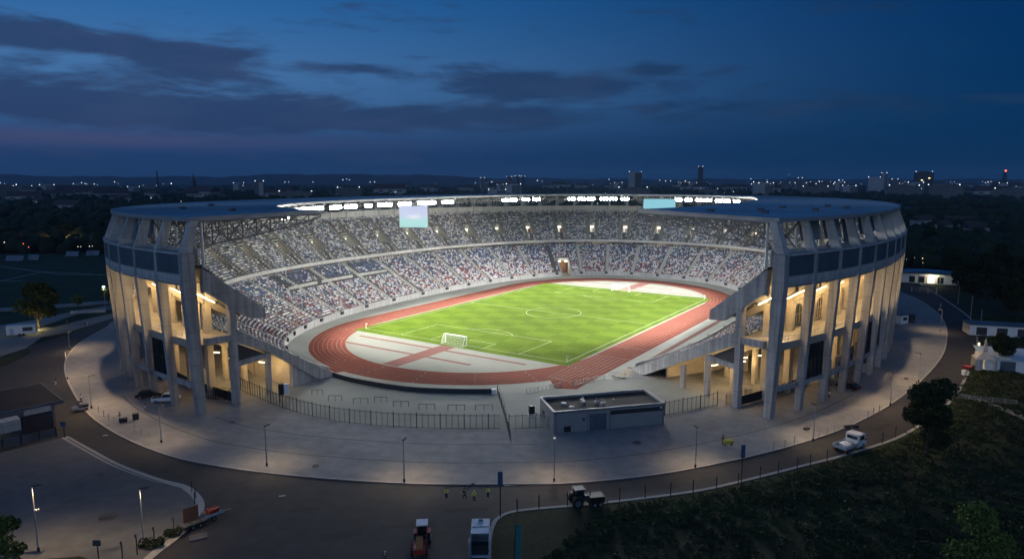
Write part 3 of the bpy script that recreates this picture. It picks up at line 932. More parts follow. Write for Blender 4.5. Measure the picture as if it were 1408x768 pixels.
wl((-34, -52.5), (34, -52.5)); wl((-34, 52.5), (34, 52.5)); wl((-34, -52.5), (-34, 52.5)); wl((34, -52.5), (34, 52.5), .13); wl((-34, 0), (34, 0))
arc((0, 0), 9.15, 0, 2 * math.pi, 64)
for sg in (-1, 1):
    e = 52.5 * sg
    wl((-20.16, e), (-20.16, e - 16.5 * sg)); wl((20.16, e), (20.16, e - 16.5 * sg)); wl((-20.16, e - 16.5 * sg), (20.16, e - 16.5 * sg))
    wl((-9.16, e), (-9.16, e - 5.5 * sg)); wl((9.16, e), (9.16, e - 5.5 * sg)); wl((-9.16, e - 5.5 * sg), (9.16, e - 5.5 * sg))
    th = math.acos(5.5 / 9.15); arc((0, e - 11 * sg), 9.15, (math.pi / 2 if sg < 0 else -math.pi / 2) - th, (math.pi / 2 if sg < 0 else -math.pi / 2) + th, 20)
mb.build('pitch_marking', M_LINE, pitch)
# red strips on the infield
mb = MB()
for sg in (-1, 1):
    for (c0, c1) in (((-29, -60.0), (27, -60.0)), ((-27, -67.5), (16, -67.5))):
        mb.quad((c0[0], sg * abs(c0[1]) - .55, .026), (c1[0], sg * abs(c1[1]) - .55, .026), (c1[0], sg * abs(c1[1]) + .55, .026), (c0[0], sg * abs(c0[1]) + .55, .026))
    mb.quad((-2.4, sg * 56.0, .030), (2.4, sg * 56.0, .030), (2.4, sg * 78.4, .030), (-2.4, sg * 78.4, .030))
mb.build('infield_strip', M_RUN, infield)
mb = MB(); mb.quad((49.5, -48, .026), (51.0, -48, .026), (51.0, 20, .026), (49.5, 20, .026)); mb.build('jump_runway', M_RUN, None, (CX, CY, 0), ANG, kind='structure')
mb = MB(); mb.quad((48.6, -57.5, .03), (51.6, -57.5, .03), (51.6, -49, .03), (48.6, -49, .03)); sp = mb.build('sand_pit', M_SAND, None, (CX, CY, 0), ANG, kind='structure')
mb = MB()
for s in (-57.6, -48.9): mb.box((50.1, s, .06), (3.4, .4, .1))
mb.build('pit_edge', M_SCRIM, sp)


# goals
def goal(loc, rz, label):
    g = empty('football_goal', label, 'goal', loc, rz, 'goals on the pitch')
    f = MB(); w, h, d = 7.32, 2.44, 2.0
    f.path([(-w / 2, 0, 0), (-w / 2, 0, h), (w / 2, 0, h), (w / 2, 0, 0)], .10, 8)
    for s in (-1, 1): f.path([(s * w / 2, 0, h), (s * w / 2, .8, h), (s * w / 2, d, 0), (s * w / 2, 0, 0)], .06, 6)
    f.tube((-w / 2, d, 0), (w / 2, d, 0), .05); f.tube((-w / 2, .8, h), (w / 2, .8, h), .05)
    f.build('goal_frame', M_WHITE, g)
    n = MB(); k = 19
    for i in range(k):
        x = -w / 2 + w * i / (k - 1); n.path([(x, .05, h), (x, .8, h), (x, d, 0)], .022, 3)
    for j in range(7):
        a = j / 6; n.tube((-w / 2, .8 + (d - .8) * a, h * (1 - a)), (w / 2, .8 + (d - .8) * a, h * (1 - a)), .022, 3)
        for s in (-1, 1): n.tube((s * w / 2, 0, h * (1 - a)), (s * w / 2, .8 + (d - .8) * a, h * (1 - a)), .022, 3)
    n.build('goal_net', M_WHITE, g)
    return g


goal(ts(0, -52.6, .04), ANG + math.pi, 'white football goal with net on the near goal line, beside the red infield strips')
goal(ts(0, 52.6, .04), ANG, 'white football goal at the far end of the pitch, under the far stand')
for (t, s, lb) in ((34, -52.5, 'thin corner flag pole at the near right corner of the pitch, by the track'), (-34, -52.5, 'thin corner flag pole at the near left corner of the pitch'), (34, 52.5, 'thin corner flag pole at the far right corner of the pitch')):
    m = MB().tube((0, 0, 0), (0, 0, 1.6), .035, 6); c = empty('corner_flag', lb, 'corner flag', ts(t, s, .04), 0, 'corner flags of the pitch')
    m.build('flag_pole', M_WHITE, c); MB().box((.2, 0, 1.45), (.4, .02, .3)).build('flag_cloth', M_WHITE, c)

# ------------------------------------------------------------------ floodlights
def flood(x, label, back=1.2, z=35.2, power=None, scale=1.0):
    t, n = tang(x); d = DD(x) - back; p = at(x, d, z)
    w = ts(p.x, p.y, p.z); rz = math.atan2(n.y, n.x) + ANG - math.pi / 2
    e = empty('floodlight', label, 'floodlight', w, rz, 'floodlights hung under the roof edge')
    h = MB(); h.box((0, -.15, .55), (3.4, .3, .14)); h.tube((-.8, -.15, .5), (-.8, -.15, 1.2), .06, 4); h.tube((.8, -.15, .5), (.8, -.15, 1.2), .06, 4)
    for i in (-1.2, 0, 1.2): h.tube((i, -.5, 0), (i, -.12, 0), .34, 9, .60); h.tube((i, -.15, .5), (i, -.15, .3), .06, 4)
    h.build('housing', M_STEEL, e)
    l = MB()
    for i in (-1.2, 0, 1.2): l.tube((i, -.11, 0), (i, .02, 0), .57, 10)
    l.build('lamp_face', E_FLOOD, e)
    return e


FL = [('left', np.array([8.7, 9.15, 9.6, 10.5, 10.9, 11.5, 12.3, 12.75, 13.9, 14.3, 15.1, 15.5, 16.6, 17.5, 18.0, 18.9, 19.3, 20.2, 20.7, 21.1, 22.2, 22.6])), ('far', np.array([27.6, 28.3, 29.4, 30.3, 33.2, 34.0, 34.7, 35.7, 36.4, 37.3])), ('right', np.array([41.2, 42.0, 42.9, 43.6, 44.6, 45.4, 46.5])), ('near right', np.arange(60.5, 65, 1.0)), ('near left', np.arange(2.0, 6.0, 1.0))]
side_txt = {'left': 'bright floodlight bank under the left roof edge, above the left grandstand', 'far': 'bright floodlight bank under the far roof edge, facing the camera', 'right': 'bright floodlight bank under the curved roof edge at the far right', 'near right': 'floodlight bank under the near right roof, mostly hidden by the roof', 'near left': 'floodlight bank under the near left roof behind its truss'}
for nm, xs in FL:
    for x in xs: flood(float(x), side_txt[nm])
SPOTS = [6, 9, 12, 15, 18, 21, 25, 29, 31, 34, 36, 39, 42, 44.5, 47, 52, 56, 60, 63, 65.5, 3.2]
for x in SPOTS:
    p = at(x, DD(x) - 1.0, 35.3); q = Vector((p.x * .05, p.y * .42, 0))
    if x in (3.2, 65.5): q = Vector((16, -84, 0))
    lamp('floodlight_beam', 'SPOT', p, 134000 * (.16 if x in (3.2, 65.5) else .72 if 24 < x < 46 else 1.04), (1.0, .97, .90), stadium, .5, R(78 if 24 < x < 46 else 74 if x in (3.2, 65.5) else 92), .5, q)

# concourse lighting: lamps between the pillars on both floors, over the visible bays
for k in list(range(0, 8)) + list(range(58, 68)):
    x = k + .5
    lamp('concourse_lamp', 'POINT', at(x, 6.0, 20.3), 1500, (1.0, .66, .29), stadium, .35)
    lamp('plaza_ring_spot', 'SPOT', at(x, 3.6, 21.6), 8200, (1.0, .72, .44), stadium, .25, R(64), .8, at(x, -13, 0))  # added spot without a fixture, aimed outward to light the plaza ring
    b = MB(); radial_plate(b, x, [(3.6, 22.6), (7.8, 20.0), (7.8, 19.85), (3.6, 22.45)], .28); b.build('strip_light', E_WARM, stadium)
    if k in (0, 1, 2, 3, 5, 59, 61, 63, 64, 65, 66, 67):
        lamp('ground_floor_lamp', 'POINT', at(x, 12.5, 7.0), 700, (1.0, .66, .29), stadium, .35)
        b = MB(); radial_plate(b, x, [(10.2, 8.2), (12.8, 7.6), (12.8, 7.45), (10.2, 8.05)], .3); b.build('strip_light', E_WARM, stadium)
for k in (0.5, 66.2, 67.5):
    lamp('ground_floor_lamp', 'POINT', at(k, 17.8, 4.9), 380, (1.0, .70, .36), stadium, .35)
    b = MB(); radial_plate(b, k, [(17.0, 5.9), (18.6, 5.4), (18.6, 5.25), (17.0, 5.75)], .35); b.build('strip_light', E_WARM, stadium)
for (k, d, z, e_) in ((1.6, 18.5, 4.6, 320), (.45, 19.6, 3.8, 160), (67.5, 23.4, 3.4, 170), (66.5, 22.5, 3.8, 200), (67.2, 19.5, 4.6, 250), (67.5, 27.6, 2.3, 90)): lamp('ground_floor_lamp', 'POINT', at(k, d, z), e_, (1.0, .66, .29), stadium, .3)
for k in range(11, 57, 4):
    lamp('concourse_lamp', 'POINT', at(k, 12.0, 15.6), 420, (1.0, .78, .45), stadium, .35)

# ================================================================== SURROUNDINGS
def catmull(P, n=8, closed=False):
    P = [Vector((p[0], p[1], 0)) for p in P]; out = []; N = len(P)
    for i in range(N if closed else N - 1):
        g = (lambda j: P[j % N]) if closed else (lambda j: P[min(max(j, 0), N - 1)])
        a, b, c, d = g(i - 1), g(i), g(i + 1), g(i + 2)
        for k in range(n):
            t = k / n
            out.append(.5 * ((2 * b) + (c - a) * t + (2 * a - 5 * b + 4 * c - d) * t * t + (3 * b - a - 3 * c + d) * t ** 3))
    if not closed: out.append(P[-1])
    return out


def strip(mb, P, w, z, h=0.0, side=1, closed=False):
    """kerb: band of width w along polyline, top at z, dropping h"""
    N = len(P); L = []; 
    for i in range(N):
        a = P[(i - 1) % N] if (closed or i) else P[0]; b = P[(i + 1) % N] if (closed or i < N - 1) else P[-1]
        d = (b - a).normalized(); n = Vector((-d.y, d.x, 0)) * side; L.append((P[i], P[i] + n * w))
    for i in range(N if closed else N - 1):
        (a, b), (c, d) = L[i], L[(i + 1) % N]
        up = lambda v, zz: Vector((v.x, v.y, zz))
        mb.quad(up(a, z), up(c, z), up(d, z), up(b, z))
        if h:
            mb.quad(up(a, z - h), up(c, z - h), up(c, z), up(a, z)); mb.quad(up(b, z), up(d, z), up(d, z - h), up(b, z - h))
    return mb


def asphalt(name, c, **k): return mat(name, c, .82, .16, .05, scale2=.5, var2=.14, spec=.35, coord='Object', **k)


M_ASPH = asphalt('asphalt', (.033, .033, .036))
M_PLAZA = mat('plaza_paving', (.225, .226, .228), .8, .12, .05, scale2=.45, var2=.10, spec=.35)
M_ISL = mat('island_paving', (.095, .10, .108), .8, .14, .06, scale2=.5, var2=.1)
joints(M_PLAZA, 5.0, 2.5, .78, .05, .45); joints(M_ISL, 4.0, 4.0, .8, .05, .2)
M_KERB = mat('kerb_stone', (.33, .32, .30), .85, .12, 1.5)
M_GRASS = mat('field_grass', (.018, .032, .010), .95, .4, .08, scale2=1.5, var2=.35)
M_VERGE = mat('verge_grass', (.017, .026, .008), .95, .45, .15, scale2=1.5, var2=.4)
M_PATH = mat('path_paving', (.21, .20, .185), .85, .12, .12)
M_JOINT = mat('paving_joint', (.10, .098, .095), .9, .1, 1)

PLAZA = [(-62.8, -122.2), (-31.2, -133.1), (-11.9, -137.1), (5.9, -137.9), (18.4, -135.8), (30.6, -131.8), (46.6, -124.5), (59.9, -116), (68.8, -109.3), (79.9, -96.5), (92.0, -76), (100.4, -53.8), (106.6, -24.4), (110.5, 13.1), (109.1, 57.1), (102, 91.3), (93.7, 111), (80, 132), (40, 160), (-40, 163), (-100, 130), (-124, 60), (-127, -20), (-120, -66), (-109, -86.9), (-101, -94), (-84, -110)]
plz = catmull(PLAZA, 8, True)
plz = [ts(p.x, p.y) for p in plz]
mb = MB(); mb.prism([(p.x, p.y) for p in plz], -.3, 0); plaza = mb.build('plaza', M_PLAZA, kind='structure')
mb = MB(); strip(mb, plz, .35, .006, 0, 1, True); mb.build('kerb', M_KERB, plaza)
ap = [gp(*q) for q in ((331, 536), (360, 549), (393, 562), (452, 577), (520, 585), (600, 589), (688, 589.5), (746, 588), (768, 585), (905, 565), (950, 564), (986, 557), (985, 540), (900, 522), (850, 519), (700, 500), (560, 505), (470, 515), (440, 530), (380, 530))]
mb = MB(); mb.v = [(q.x, q.y, .008) for q in ap]; mb.f = [tuple(range(len(ap)))]; mb.m = [0]; mb.build('forecourt', MATS['arena_paving'], kind='structure')
# drainage lines in the plaza
mb = MB()
for off, k0, k1 in ((7.5, 8, 92), (15, 20, 60)):
    P = []
    for i in range(k0, k1):
        a, b = plz[i - 1], plz[i + 1]; d = (b - a).normalized(); P.append(plz[i] + Vector((-d.y, d.x, 0)) * off)
    strip(mb, P, .22, .008)
mb.build('drain_channel', M_JOINT, plaza)

ground = MB(); ground.quad((-15000, -200, -.5), (15000, -200, -.5), (15000, 16000, -.5), (-15000, 16000, -.5)); ground.build('ground', M_GRASS, kind='structure')
RK = [gp(*p, -.13) for p in ((1262, 389), (1300, 413), (1335, 440), (1342, 465), (1338, 490), (1310, 545), (1250, 592), (1180, 619), (1100, 640), (1020, 660), (950, 675), (830, 690), (740, 698), (706, 702), (688, 708), (677, 718), (671, 735), (669, 760), (668, 800))]
rk = catmull(RK, 6)
back = [ts(*p) for p in ((-95, -103), (-114, -88), (-128, -72), (-136, -20), (-133, 65), (-108, 140), (-45, 172), (45, 172), (92, 150), (100, 134))]
road = rk + [Vector((-4, 55, 0)), Vector((-200, 55, 0))] + [gp(-250, 505, -.13), gp(0, 505, -.13), gp(44, 474, -.13), gp(100, 457, -.13), gp(168, 433, -.13)] + back[2:]
mb = MB(); mb.prism([(p.x, p.y) for p in road], -.45, -.13); road = mb.build('road', M_ASPH, kind='structure')
mb = MB(); strip(mb, rk, .55, 0.0, .2, 1); mb.build('kerb', M_KERB, road)
# worn road mark and patches
mb = MB()
for (a, b, w, h) in ((145, 598, .8, .35), (388, 681, .9, .3), (702, 666, 1.8, .4)):
    p = gp(a, b, -.12); mb.box((p.x, p.y, -.122), (w, h, .012), .2)
mb.build('road_mark', M_LINE, road)
M_PATCH = asphalt('asphalt_patch', (.022, .022, .023))
mb = MB()
for (a, b, w, h, r_) in ((1215, 586, 5, 1.2, .6), (560, 722, 7, .8, .1), (420, 700, 4, 1.0, .2), (1290, 500, 6, 1.4, 1.3), (160, 560, 4, 1.1, -.6), (640, 700, 6, .9, .1), (470, 735, 5, 1.6, .3)):
    p = gp(a, b, -.12); q = Matrix.Rotation(r_, 3, 'Z'); c = Vector((p.x, p.y, -.124))
    mb.quad(*[c + q @ Vector((sx * w / 2, sy * h / 2, 0)) for sx, sy in ((-1, -1), (1, -1), (1, 1), (-1, 1))])
mb.build('road_patch', M_PATCH, road)

# darker wheel tracks along the ring road
mb = MB()
for off in (2.0, 3.6, 5.3, 6.9):
    P = []
    for i in range(2, len(rk) - 14):
        a, b = rk[i - 1], rk[i + 1]; d = (b - a).normalized(); P.append(rk[i] + Vector((d.y, -d.x, 0)) * off)
    strip(mb, P, .45, -.127)
mb.build('wheel_track', asphalt('asphalt_worn', (.034, .034, .036)), road)
isl = catmull([gp(*p) for p in ((94, 599), (125, 616), (165, 637), (220, 657), (258, 667), (277, 682), (281, 698), (270, 716), (247, 738), (222, 757), (196, 780))], 6)
poly = isl + [Vector((-50, 62, 0)), Vector((-140, 62, 0)), gp(-120, 640), gp(0, 622)]
mb = MB(); mb.prism([(p.x, p.y) for p in poly], -.4, 0.0); island = mb.build('parking_island', M_ISL, kind='structure')
mb = MB(); strip(mb, isl, 1.1, .008, 0, -1); mb.build('kerb', M_KERB, island)
mb = MB()
inn = catmull([gp(*p) for p in ((94, 602), (125, 620), (165, 641), (215, 660), (252, 671))], 6); strip(mb, inn, .25, .012, 0, -1); mb.build('drain_channel', M_JOINT, island)
mb = MB(); mb.prism([(p.x, p.y) for p in [gp(60, 768), gp(110, 764), gp(140, 775), gp(120, 800), gp(-30, 800), gp(-30, 768)]], -.1, .02); mb.build('grass', M_VERGE, island, kind='stuff')

pv = [gp(*p) for p in ((-200, 452), (0, 447), (49, 439), (109, 426), (160, 418), (180, 416), (180, 431), (168, 433), (130, 445), (96, 455), (56, 463), (45, 472), (0, 501), (-200, 520))]
mb = MB(); mb.prism([(p.x, p.y) for p in pv], -.4, -.02); mb.build('path', M_PATH, kind='structure')
pv = [gp(*p) for p in ((-150, 424), (0, 423), (80, 418), (160, 412), (185, 411), (185, 414), (160, 415.5), (80, 421.5), (0, 427), (-150, 430))]
mb = MB(); mb.prism([(p.x, p.y) for p in pv], -.4, -.04); mb.build('path', M_PATH, kind='structure')
pv = [gp(*p) for p in ((57, 449), (108, 431), (160, 424.5), (166, 428), (110, 440), (72, 450))]
mb = MB(); mb.prism([(p.x, p.y) for p in pv], -.2, .03); mb.build('grass', M_VERGE, kind='structure')
pv = [gp(*p) for p in ((-40, 500), (0, 490), (38, 478), (42, 484), (10, 500), (-40, 520))]
mb = MB(); mb.prism([(p.x, p.y) for p in pv], -.2, .05); mb.build('grass', M_VERGE, kind='structure')
# sports field lines
mb = MB()
for a, b in (((-60, 400), (60, 373)), ((60, 373), (140, 378)), ((0, 366), (82, 377)), ((82, 377), (150, 377.5)), ((-60, 385), (30, 386))):
    strip(mb, [gp(*a, -.4), gp(*b, -.4)], .7, -.45)
mb.build('field_line', M_LINE, kind='structure')

vg = [Vector((p.x, p.y, 0)) for p in rk] + [Vector((-2, 50, 0)), Vector((420, 50, 0)), Vector((420, 330, 0)), gp(1262, 389)]
mb = MB(); mb.prism([(p.x, p.y) for p in vg], -.5, -.06); mb.build('grass_verge', M_VERGE, kind='structure')
mb = MB(); P = [gp(*p) for p in ((1318, 541), (1345, 551), (1375, 562), (1410, 577), (1450, 592))]; strip(mb, P, 1.6, .02, .1); mb.build('footpath', M_PATH, kind='structure')

# undergrowth on the verge: tufts and low scrub, nobody could count it
M_TUFT = mat('scrub_leaf', (.028, .042, .014), .9, .5, .25)


def in_poly(x, y, P):
    c = False; n = len(P)
    for i in range(n):
        a, b = P[i], P[i - 1]
        if (a.y > y) != (b.y > y) and x < (b.x - a.x) * (y - a.y) / (b.y - a.y) + a.x: c = not c
    return c


def leaf_cloud(centers, radii, count, size, flat=1.0):
    """count leaf quads spread through spherical clumps -> V, Q"""
    V = []; 
    ci = rng.integers(0, len(centers), count)
    C = np.asarray(centers)[ci]; Rr = np.asarray(radii)[ci]
    d = rng.normal(size=(count, 3)); d /= np.linalg.norm(d, axis=1)[:, None]
    rr = rng.uniform(.35, 1.0, (count, 1)) ** .6
    P = C + d * rr * Rr[:, None] * np.array([1, 1, flat])
    u = rng.normal(size=(count, 3)); u /= np.linalg.norm(u, axis=1)[:, None]
    v = np.cross(u, rng.normal(size=(count, 3))); v /= np.linalg.norm(v, axis=1)[:, None]
    s = (size * rng.uniform(.6, 1.3, (count, 1)))
    Q = np.stack([P - u * s, P + v * s * .55, P + u * s, P - v * s * .55], 1)
    return Q.reshape(-1, 3), np.arange(count * 4).reshape(-1, 4)


M_TURF = mat('kerb_grass', (.050, .066, .018), .9, .5, .3)
rkx = np.array([[q.x, q.y] for q in rk])
for nm, m_, cnt, lf, lo, hi in (('undergrowth', M_TUFT, 11000, 165000, 4.5, 999), ('grass', M_TURF, 3500, 40000, 1.5, 7.5)):
    cs = []; rs = []
    while len(cs) < cnt:
        x, y = random.uniform(-2, 170), random.uniform(58, 215)
        if y > 70 + x * 1.25 or y < 57 + x * .02 or not in_poly(x, y, vg): continue
        dmin = np.hypot(rkx[:, 0] - x, rkx[:, 1] - y).min()
        if not lo < dmin < hi + random.uniform(-2, 1): continue
        big = random.random() < .05 and dmin > 12
        r_ = random.uniform(.18, .4) if nm == 'grass' else (random.uniform(1.2, 2.4) if big else random.uniform(.3, .75))
        cs.append((x, y, r_ * .3)); rs.append(r_)
    V, Q = leaf_cloud(cs, rs, lf, .24 if nm == 'undergrowth' else .16, .45); V[:, 2] = np.maximum(V[:, 2], -.05)
    link(nm, mesh_np(nm, V, Q, [m_]), kind='stuff', label='dark scrub covering the verge below the road' if nm == 'undergrowth' else 'short grass along the verge kerb')

# ------------------------------------------------------------------ trees
M_BARK = mat('bark', (.05, .04, .03), .9, .25, 3)
M_LEAF = mat('leaf', (.055, .070, .014), .75, .55, .5, spec=.2)
M_LEAFD = mat('dark_leaf', (.020, .032, .010), .8, .5, .5, spec=.2)
M_LEAFY = mat('fresh_leaf', (.10, .135, .03), .75, .5, .6, spec=.2)


def tree(label, loc, h, cr, m, n=2600, trunk=.22, lows=.3, seed=0, size=.30, group=None, name='tree', rzs=1.0):
    rs_ = random.Random(seed); e = empty(name, label, 'tree', loc, 0, group)
    tk = MB(); z0 = h * lows
    tk.tube((0, 0, -.1), (0, 0, z0 * 1.3), trunk, 8, trunk * .7)
    cs_, rr_ = [], []
    for i in range(13):
        a = rs_.uniform(0, 2 * math.pi); q = rs_.uniform(.25, .95) ** .7; zz = z0 + (h - z0) * rs_.uniform(.18, .9)
        f = math.sin(math.pi * min(.95, max(.12, (zz - z0) / (h - z0) * .85 + .1)))
        c = (cr * .74 * q * f * math.cos(a), cr * .74 * q * f * math.sin(a), zz)
        cs_.append(c); rr_.append(cr * rs_.uniform(.26, .46))
        tk.tube((0, 0, z0 * rs_.uniform(.8, 1.3)), c, trunk * .35, 5, trunk * .1)
    cs_.append((0, 0, h - cr * .45)); rr_.append(cr * .42); tk.tube((0, 0, z0), (0, 0, h - cr * .5), trunk * .6, 6, trunk * .2)
    tk.build('trunk', M_BARK, e)
    V, Q = leaf_cloud(cs_, rr_, n, size, .85 * rzs); link('crown', mesh_np('crown', V, Q, [m]), e)
    return e


def dist_of(px, py): return gp(px, py)


tree('broad green tree by the white trailer, its lower crown lit from below', gp(54, 451), 13.5, 6.4, M_LEAF, 5000, .4, .16, 1, .42)
lamp('tree_uplight', 'POINT', gp(51, 452) + Vector((0, -1.6, 1.0)), 900, (1.0, .80, .30), None, .2)
tree('thin young tree beside the white barrier', gp(108, 429), 6.5, 2.0, M_LEAFY, 700, .1, .35, 2, .3)
tree('small rounded tree right behind the lit lamp post', gp(150, 424), 7.5, 2.7, M_LEAFD, 900, .12, .3, 3, .3)
rt = tree('large dark leafy tree standing at the road bend right of the stadium', gp(1274, 626), 12.4, 5.0, M_LEAFD, 8500, .3, .06, 31, .30)
tree('pale green tree in the dark verge, lowest at the right', gp(1338, 792), 9.0, 3.9, M_LEAFY, 4200, .3, .1, 5, .24)
tree('young tree with upright twigs at the lower left, beside a lamp post', gp(16, 800) , 8.0, 2.5, M_LEAFY, 2000, .16, .2, 6, .24)
tree('dark tree growing against the white tent and the blue roofed shed', gp(1376, 508), 8.5, 3.6, M_LEAFD, 2600, .2, .12, 7, .3)
t_far = []
for i, (sd, h, cr) in enumerate(((11, 11, 4.2), (12, 14, 5.0), (13, 9, 3.8))):
    t_far.append(tree('dark tree in the wooded belt beyond the road', gp(1340 + 22 * i, 420 - i * 9), h, cr, M_LEAFD, 1300, .25, .14, sd, .5, 'trees of the dark wooded belts'))
rt_ = random.Random(5)
for (px, py) in ((1318, 398), (1330, 386), (1344, 404), (1352, 388), (1363, 400), (1374, 391), (1385, 408), (1396, 396), (1404, 410), (1322, 376), (1340, 372), (1358, 376), (1376, 372), (1395, 376), (1380, 430), (1400, 440), (1392, 425), (1310, 385),
                 (4, 341), (20, 338), (36, 337), (52, 338), (70, 337), (88, 336), (104, 335), (120, 334), (138, 333), (152, 332), (12, 331), (44, 330), (76, 328), (110, 327), (140, 326), (1260, 352), (1278, 345), (1300, 348), (1290, 338), (1322, 350), (1310, 332), (1340, 340)):
    p = gp(px, py)
    dup(rt_.choice(t_far), (p.x, p.y, -.4), rt_.uniform(0, 6), None, rt_.uniform(.75, 1.25), 'trees of the dark wooded belts')

# woodland reaching to the horizon: one dark mass
M_WOOD = mat('woodland_leaf', (.016, .026, .010), .95, .5, .05)


def ico():
    t = (1 + 5 ** .5) / 2
    v = np.array([(-1, t, 0), (1, t, 0), (-1, -t, 0), (1, -t, 0), (0, -1, t), (0, 1, t), (0, -1, -t), (0, 1, -t), (t, 0, -1), (t, 0, 1), (-t, 0, -1), (-t, 0, 1)]) / math.sqrt(1 + t * t)
    f = [(0, 11, 5), (0, 5, 1), (0, 1, 7), (0, 7, 10), (0, 10, 11), (1, 5, 9), (5, 11, 4), (11, 10, 2), (10, 7, 6), (7, 1, 8), (3, 9, 4), (3, 4, 2), (3, 2, 6), (3, 6, 8), (3, 8, 9), (4, 9, 5), (2, 4, 11), (6, 2, 10), (8, 6, 7), (9, 8, 1)]
    v = list(map(tuple, v)); cache = {}; F = []
    def mid(a, b):
        k = (min(a, b), max(a, b))
        if k not in cache:
            m = (np.array(v[a]) + np.array(v[b])) / 2; m /= np.linalg.norm(m); v.append(tuple(m)); cache[k] = len(v) - 1
        return cache[k]
    for a, b, c in f:
        x, y, z = mid(a, b), mid(b, c), mid(c, a); F += [(a, x, z), (b, y, x), (c, z, y), (x, y, z)]
    return np.array(v), np.array(F)


IV, IF = ico()
pts = []
wr = np.random.default_rng(3)
while len(pts) < 7000:
    y = 260 * (4600 / 260) ** wr.uniform(0, 1) if wr.uniform() > .12 else wr.uniform(255, 500); x = wr.uniform(-.95, .95) * y
    t_, s_ = to_ts(Vector((x, y, 0)))
    if abs(t_) < 165 and -170 < s_ < 205: continue
    if x < -140 and x / y < -.40 and y < 415: continue          # sports field
    if y < 330 and x < 150: continue
    if math.sin(x * .009 + 2) * math.sin(y * .006 + x * .003) > .55 and wr.uniform() < .85: continue   # clearings
    pts.append((x, y))
pts = np.array(pts); N = len(pts)
rad = wr.uniform(3.5, 6.5, N) * (1 + pts[:, 1] / 3000); hh = wr.uniform(6, 13, N) * (1 - .25 * np.clip(pts[:, 1] / 4600, 0, 1))
jit = wr.uniform(.72, 1.22, (N, len(IV), 1))
V = IV[None] * jit * np.stack([rad, rad, hh * .62], 1)[:, None, :]; V[..., 0] += pts[:, None, 0]; V[..., 1] += pts[:, None, 1]; V[..., 2] += (hh * .42)[:, None]
Q = (IF[None] + (np.arange(N) * len(IV))[:, None, None]).reshape(-1, 3)
link('woodland', mesh_np('woodland', V.reshape(-1, 3), Q, [M_WOOD]), kind='stuff', label='dark woodland spreading from the stadium to the horizon')

# hills on the horizon
M_HILL = mat('hill', (.03, .04, .045), .95, .3, .001)
hx = np.linspace(-7600, 9000, 160); mb = MB()


def hill_h(x):
    px = 704 + 939.5 * x / 8200
    base = np.interp(px, [-200, 0, 20, 60, 130, 220, 300, 380, 450, 520, 575, 620, 700, 900, 1500], [6, 7.5, 7, 5.5, 4.2, 4.5, 4.2, 7.2, 7.6, 6.6, 7.4, 4.5, 2.2, 1.0, 1.2])
    return max(0.0, CAM_H + base * 8200 / 939.5 + 6 * math.sin(x * .006) + 4 * math.sin(x * .017 + 1))


for a, b in zip(hx, hx[1:]):
    ha, hb = hill_h(a), hill_h(b)
    mb.quad((a, 7300, -.4), (b, 7300, -.4), (b, 8200, hb), (a, 8200, ha)); mb.quad((a, 8200, ha), (b, 8200, hb), (b, 9800, -.4), (a, 9800, -.4))
mb.build('hills', M_HILL, kind='structure')

# ------------------------------------------------------------------ far town
M_HWALL = mat('house_render', (.30, .30, .30), .85, .2, .2); M_HROOF = mat('house_roof', (.06, .045, .04), .85, .2, .4)
M_TOWER = mat('tower_concrete', (.13, .13, .13), .8, .15, .05, scale2=.3, var2=.1); M_TOWD = mat('tower_dark', (.04, .045, .05), .5, .2, .1)
M_TOWP = mat('tower_pale', (.32, .32, .33), .8, .1, .1)


def house(w, d, h, lit, label, loc, rz, group, wall=M_HWALL):
    e = empty('house', label, 'house', loc, rz, group)
    MB().box((0, 0, h / 2 - .3), (w, d, h)).build('wall', wall, e)
    r_ = MB(); r_.profile([(-d / 2 - .4, h - .5), (d / 2 + .4, h - .5), (0, h + d * .38)], -w / 2 - .3, w / 2 + .3); r_.build('roof', M_HROOF, e)
    for i in range(3):
        for s in (-1, 1):
            MB().box((-w * .3 + w * .3 * i, s * (d / 2 + .02), h * .55), (w * .12, .1, h * .25)).build('window', E_WIN if (lit and i == 1) else M_GLAZ, e)
    return e


hs = [house(14, 9, 6.5, False, 'pale house half hidden in dark trees towards the horizon', gp(91, 283, 0), .4, 'houses among the dark trees'),
      house(26, 11, 5.5, False, 'pale house half hidden in dark trees towards the horizon', gp(55, 279, 0), -.2, 'houses among the dark trees'),
      house(40, 16, 7, False, 'long low pale hall half hidden in dark trees towards the horizon', gp(300, 274, 0), .1, 'low halls among the dark trees')]
hr = random.Random(21)
spots = [(36, 276), (52, 272), (75, 271), (92, 272), (102, 268), (113, 270), (143, 270), (153, 272), (168, 277), (96, 288), (208, 271), (214, 272), (265, 272), (283, 270), (380, 270), (395, 268), (470, 262), (536, 266), (560, 258), (590, 262), (20, 262), (45, 266),
         (640, 262), (690, 262), (755, 258), (770, 258), (800, 258), (1000, 262), (1015, 261), (1060, 263), (1075, 259), (1110, 262), (1130, 258), (1160, 264), (1172, 262), (1232, 266), (1300, 266), (1310, 267), (1335, 268), (1350, 266), (1362, 269), (1373, 263), (1385, 261), (1398, 258), (1330, 257), (1290, 256), (1345, 321), (1350, 319), (1320, 310), (1270, 309), (1400, 306), (1296, 318), (840, 258), (930, 258), (955, 262), (1045, 256), (1095, 254), (1320, 253), (1355, 254), (1384, 253)]
for (px, py) in spots:
    src = hs[2] if hr.random() < .25 else hr.choice(hs[:2]); p = gp(px, py + .5); k = max(1.0, min(2.6, p.y / 900))
    dup(src, (p.x, p.y, 0), hr.uniform(-.8, .8), None, k)


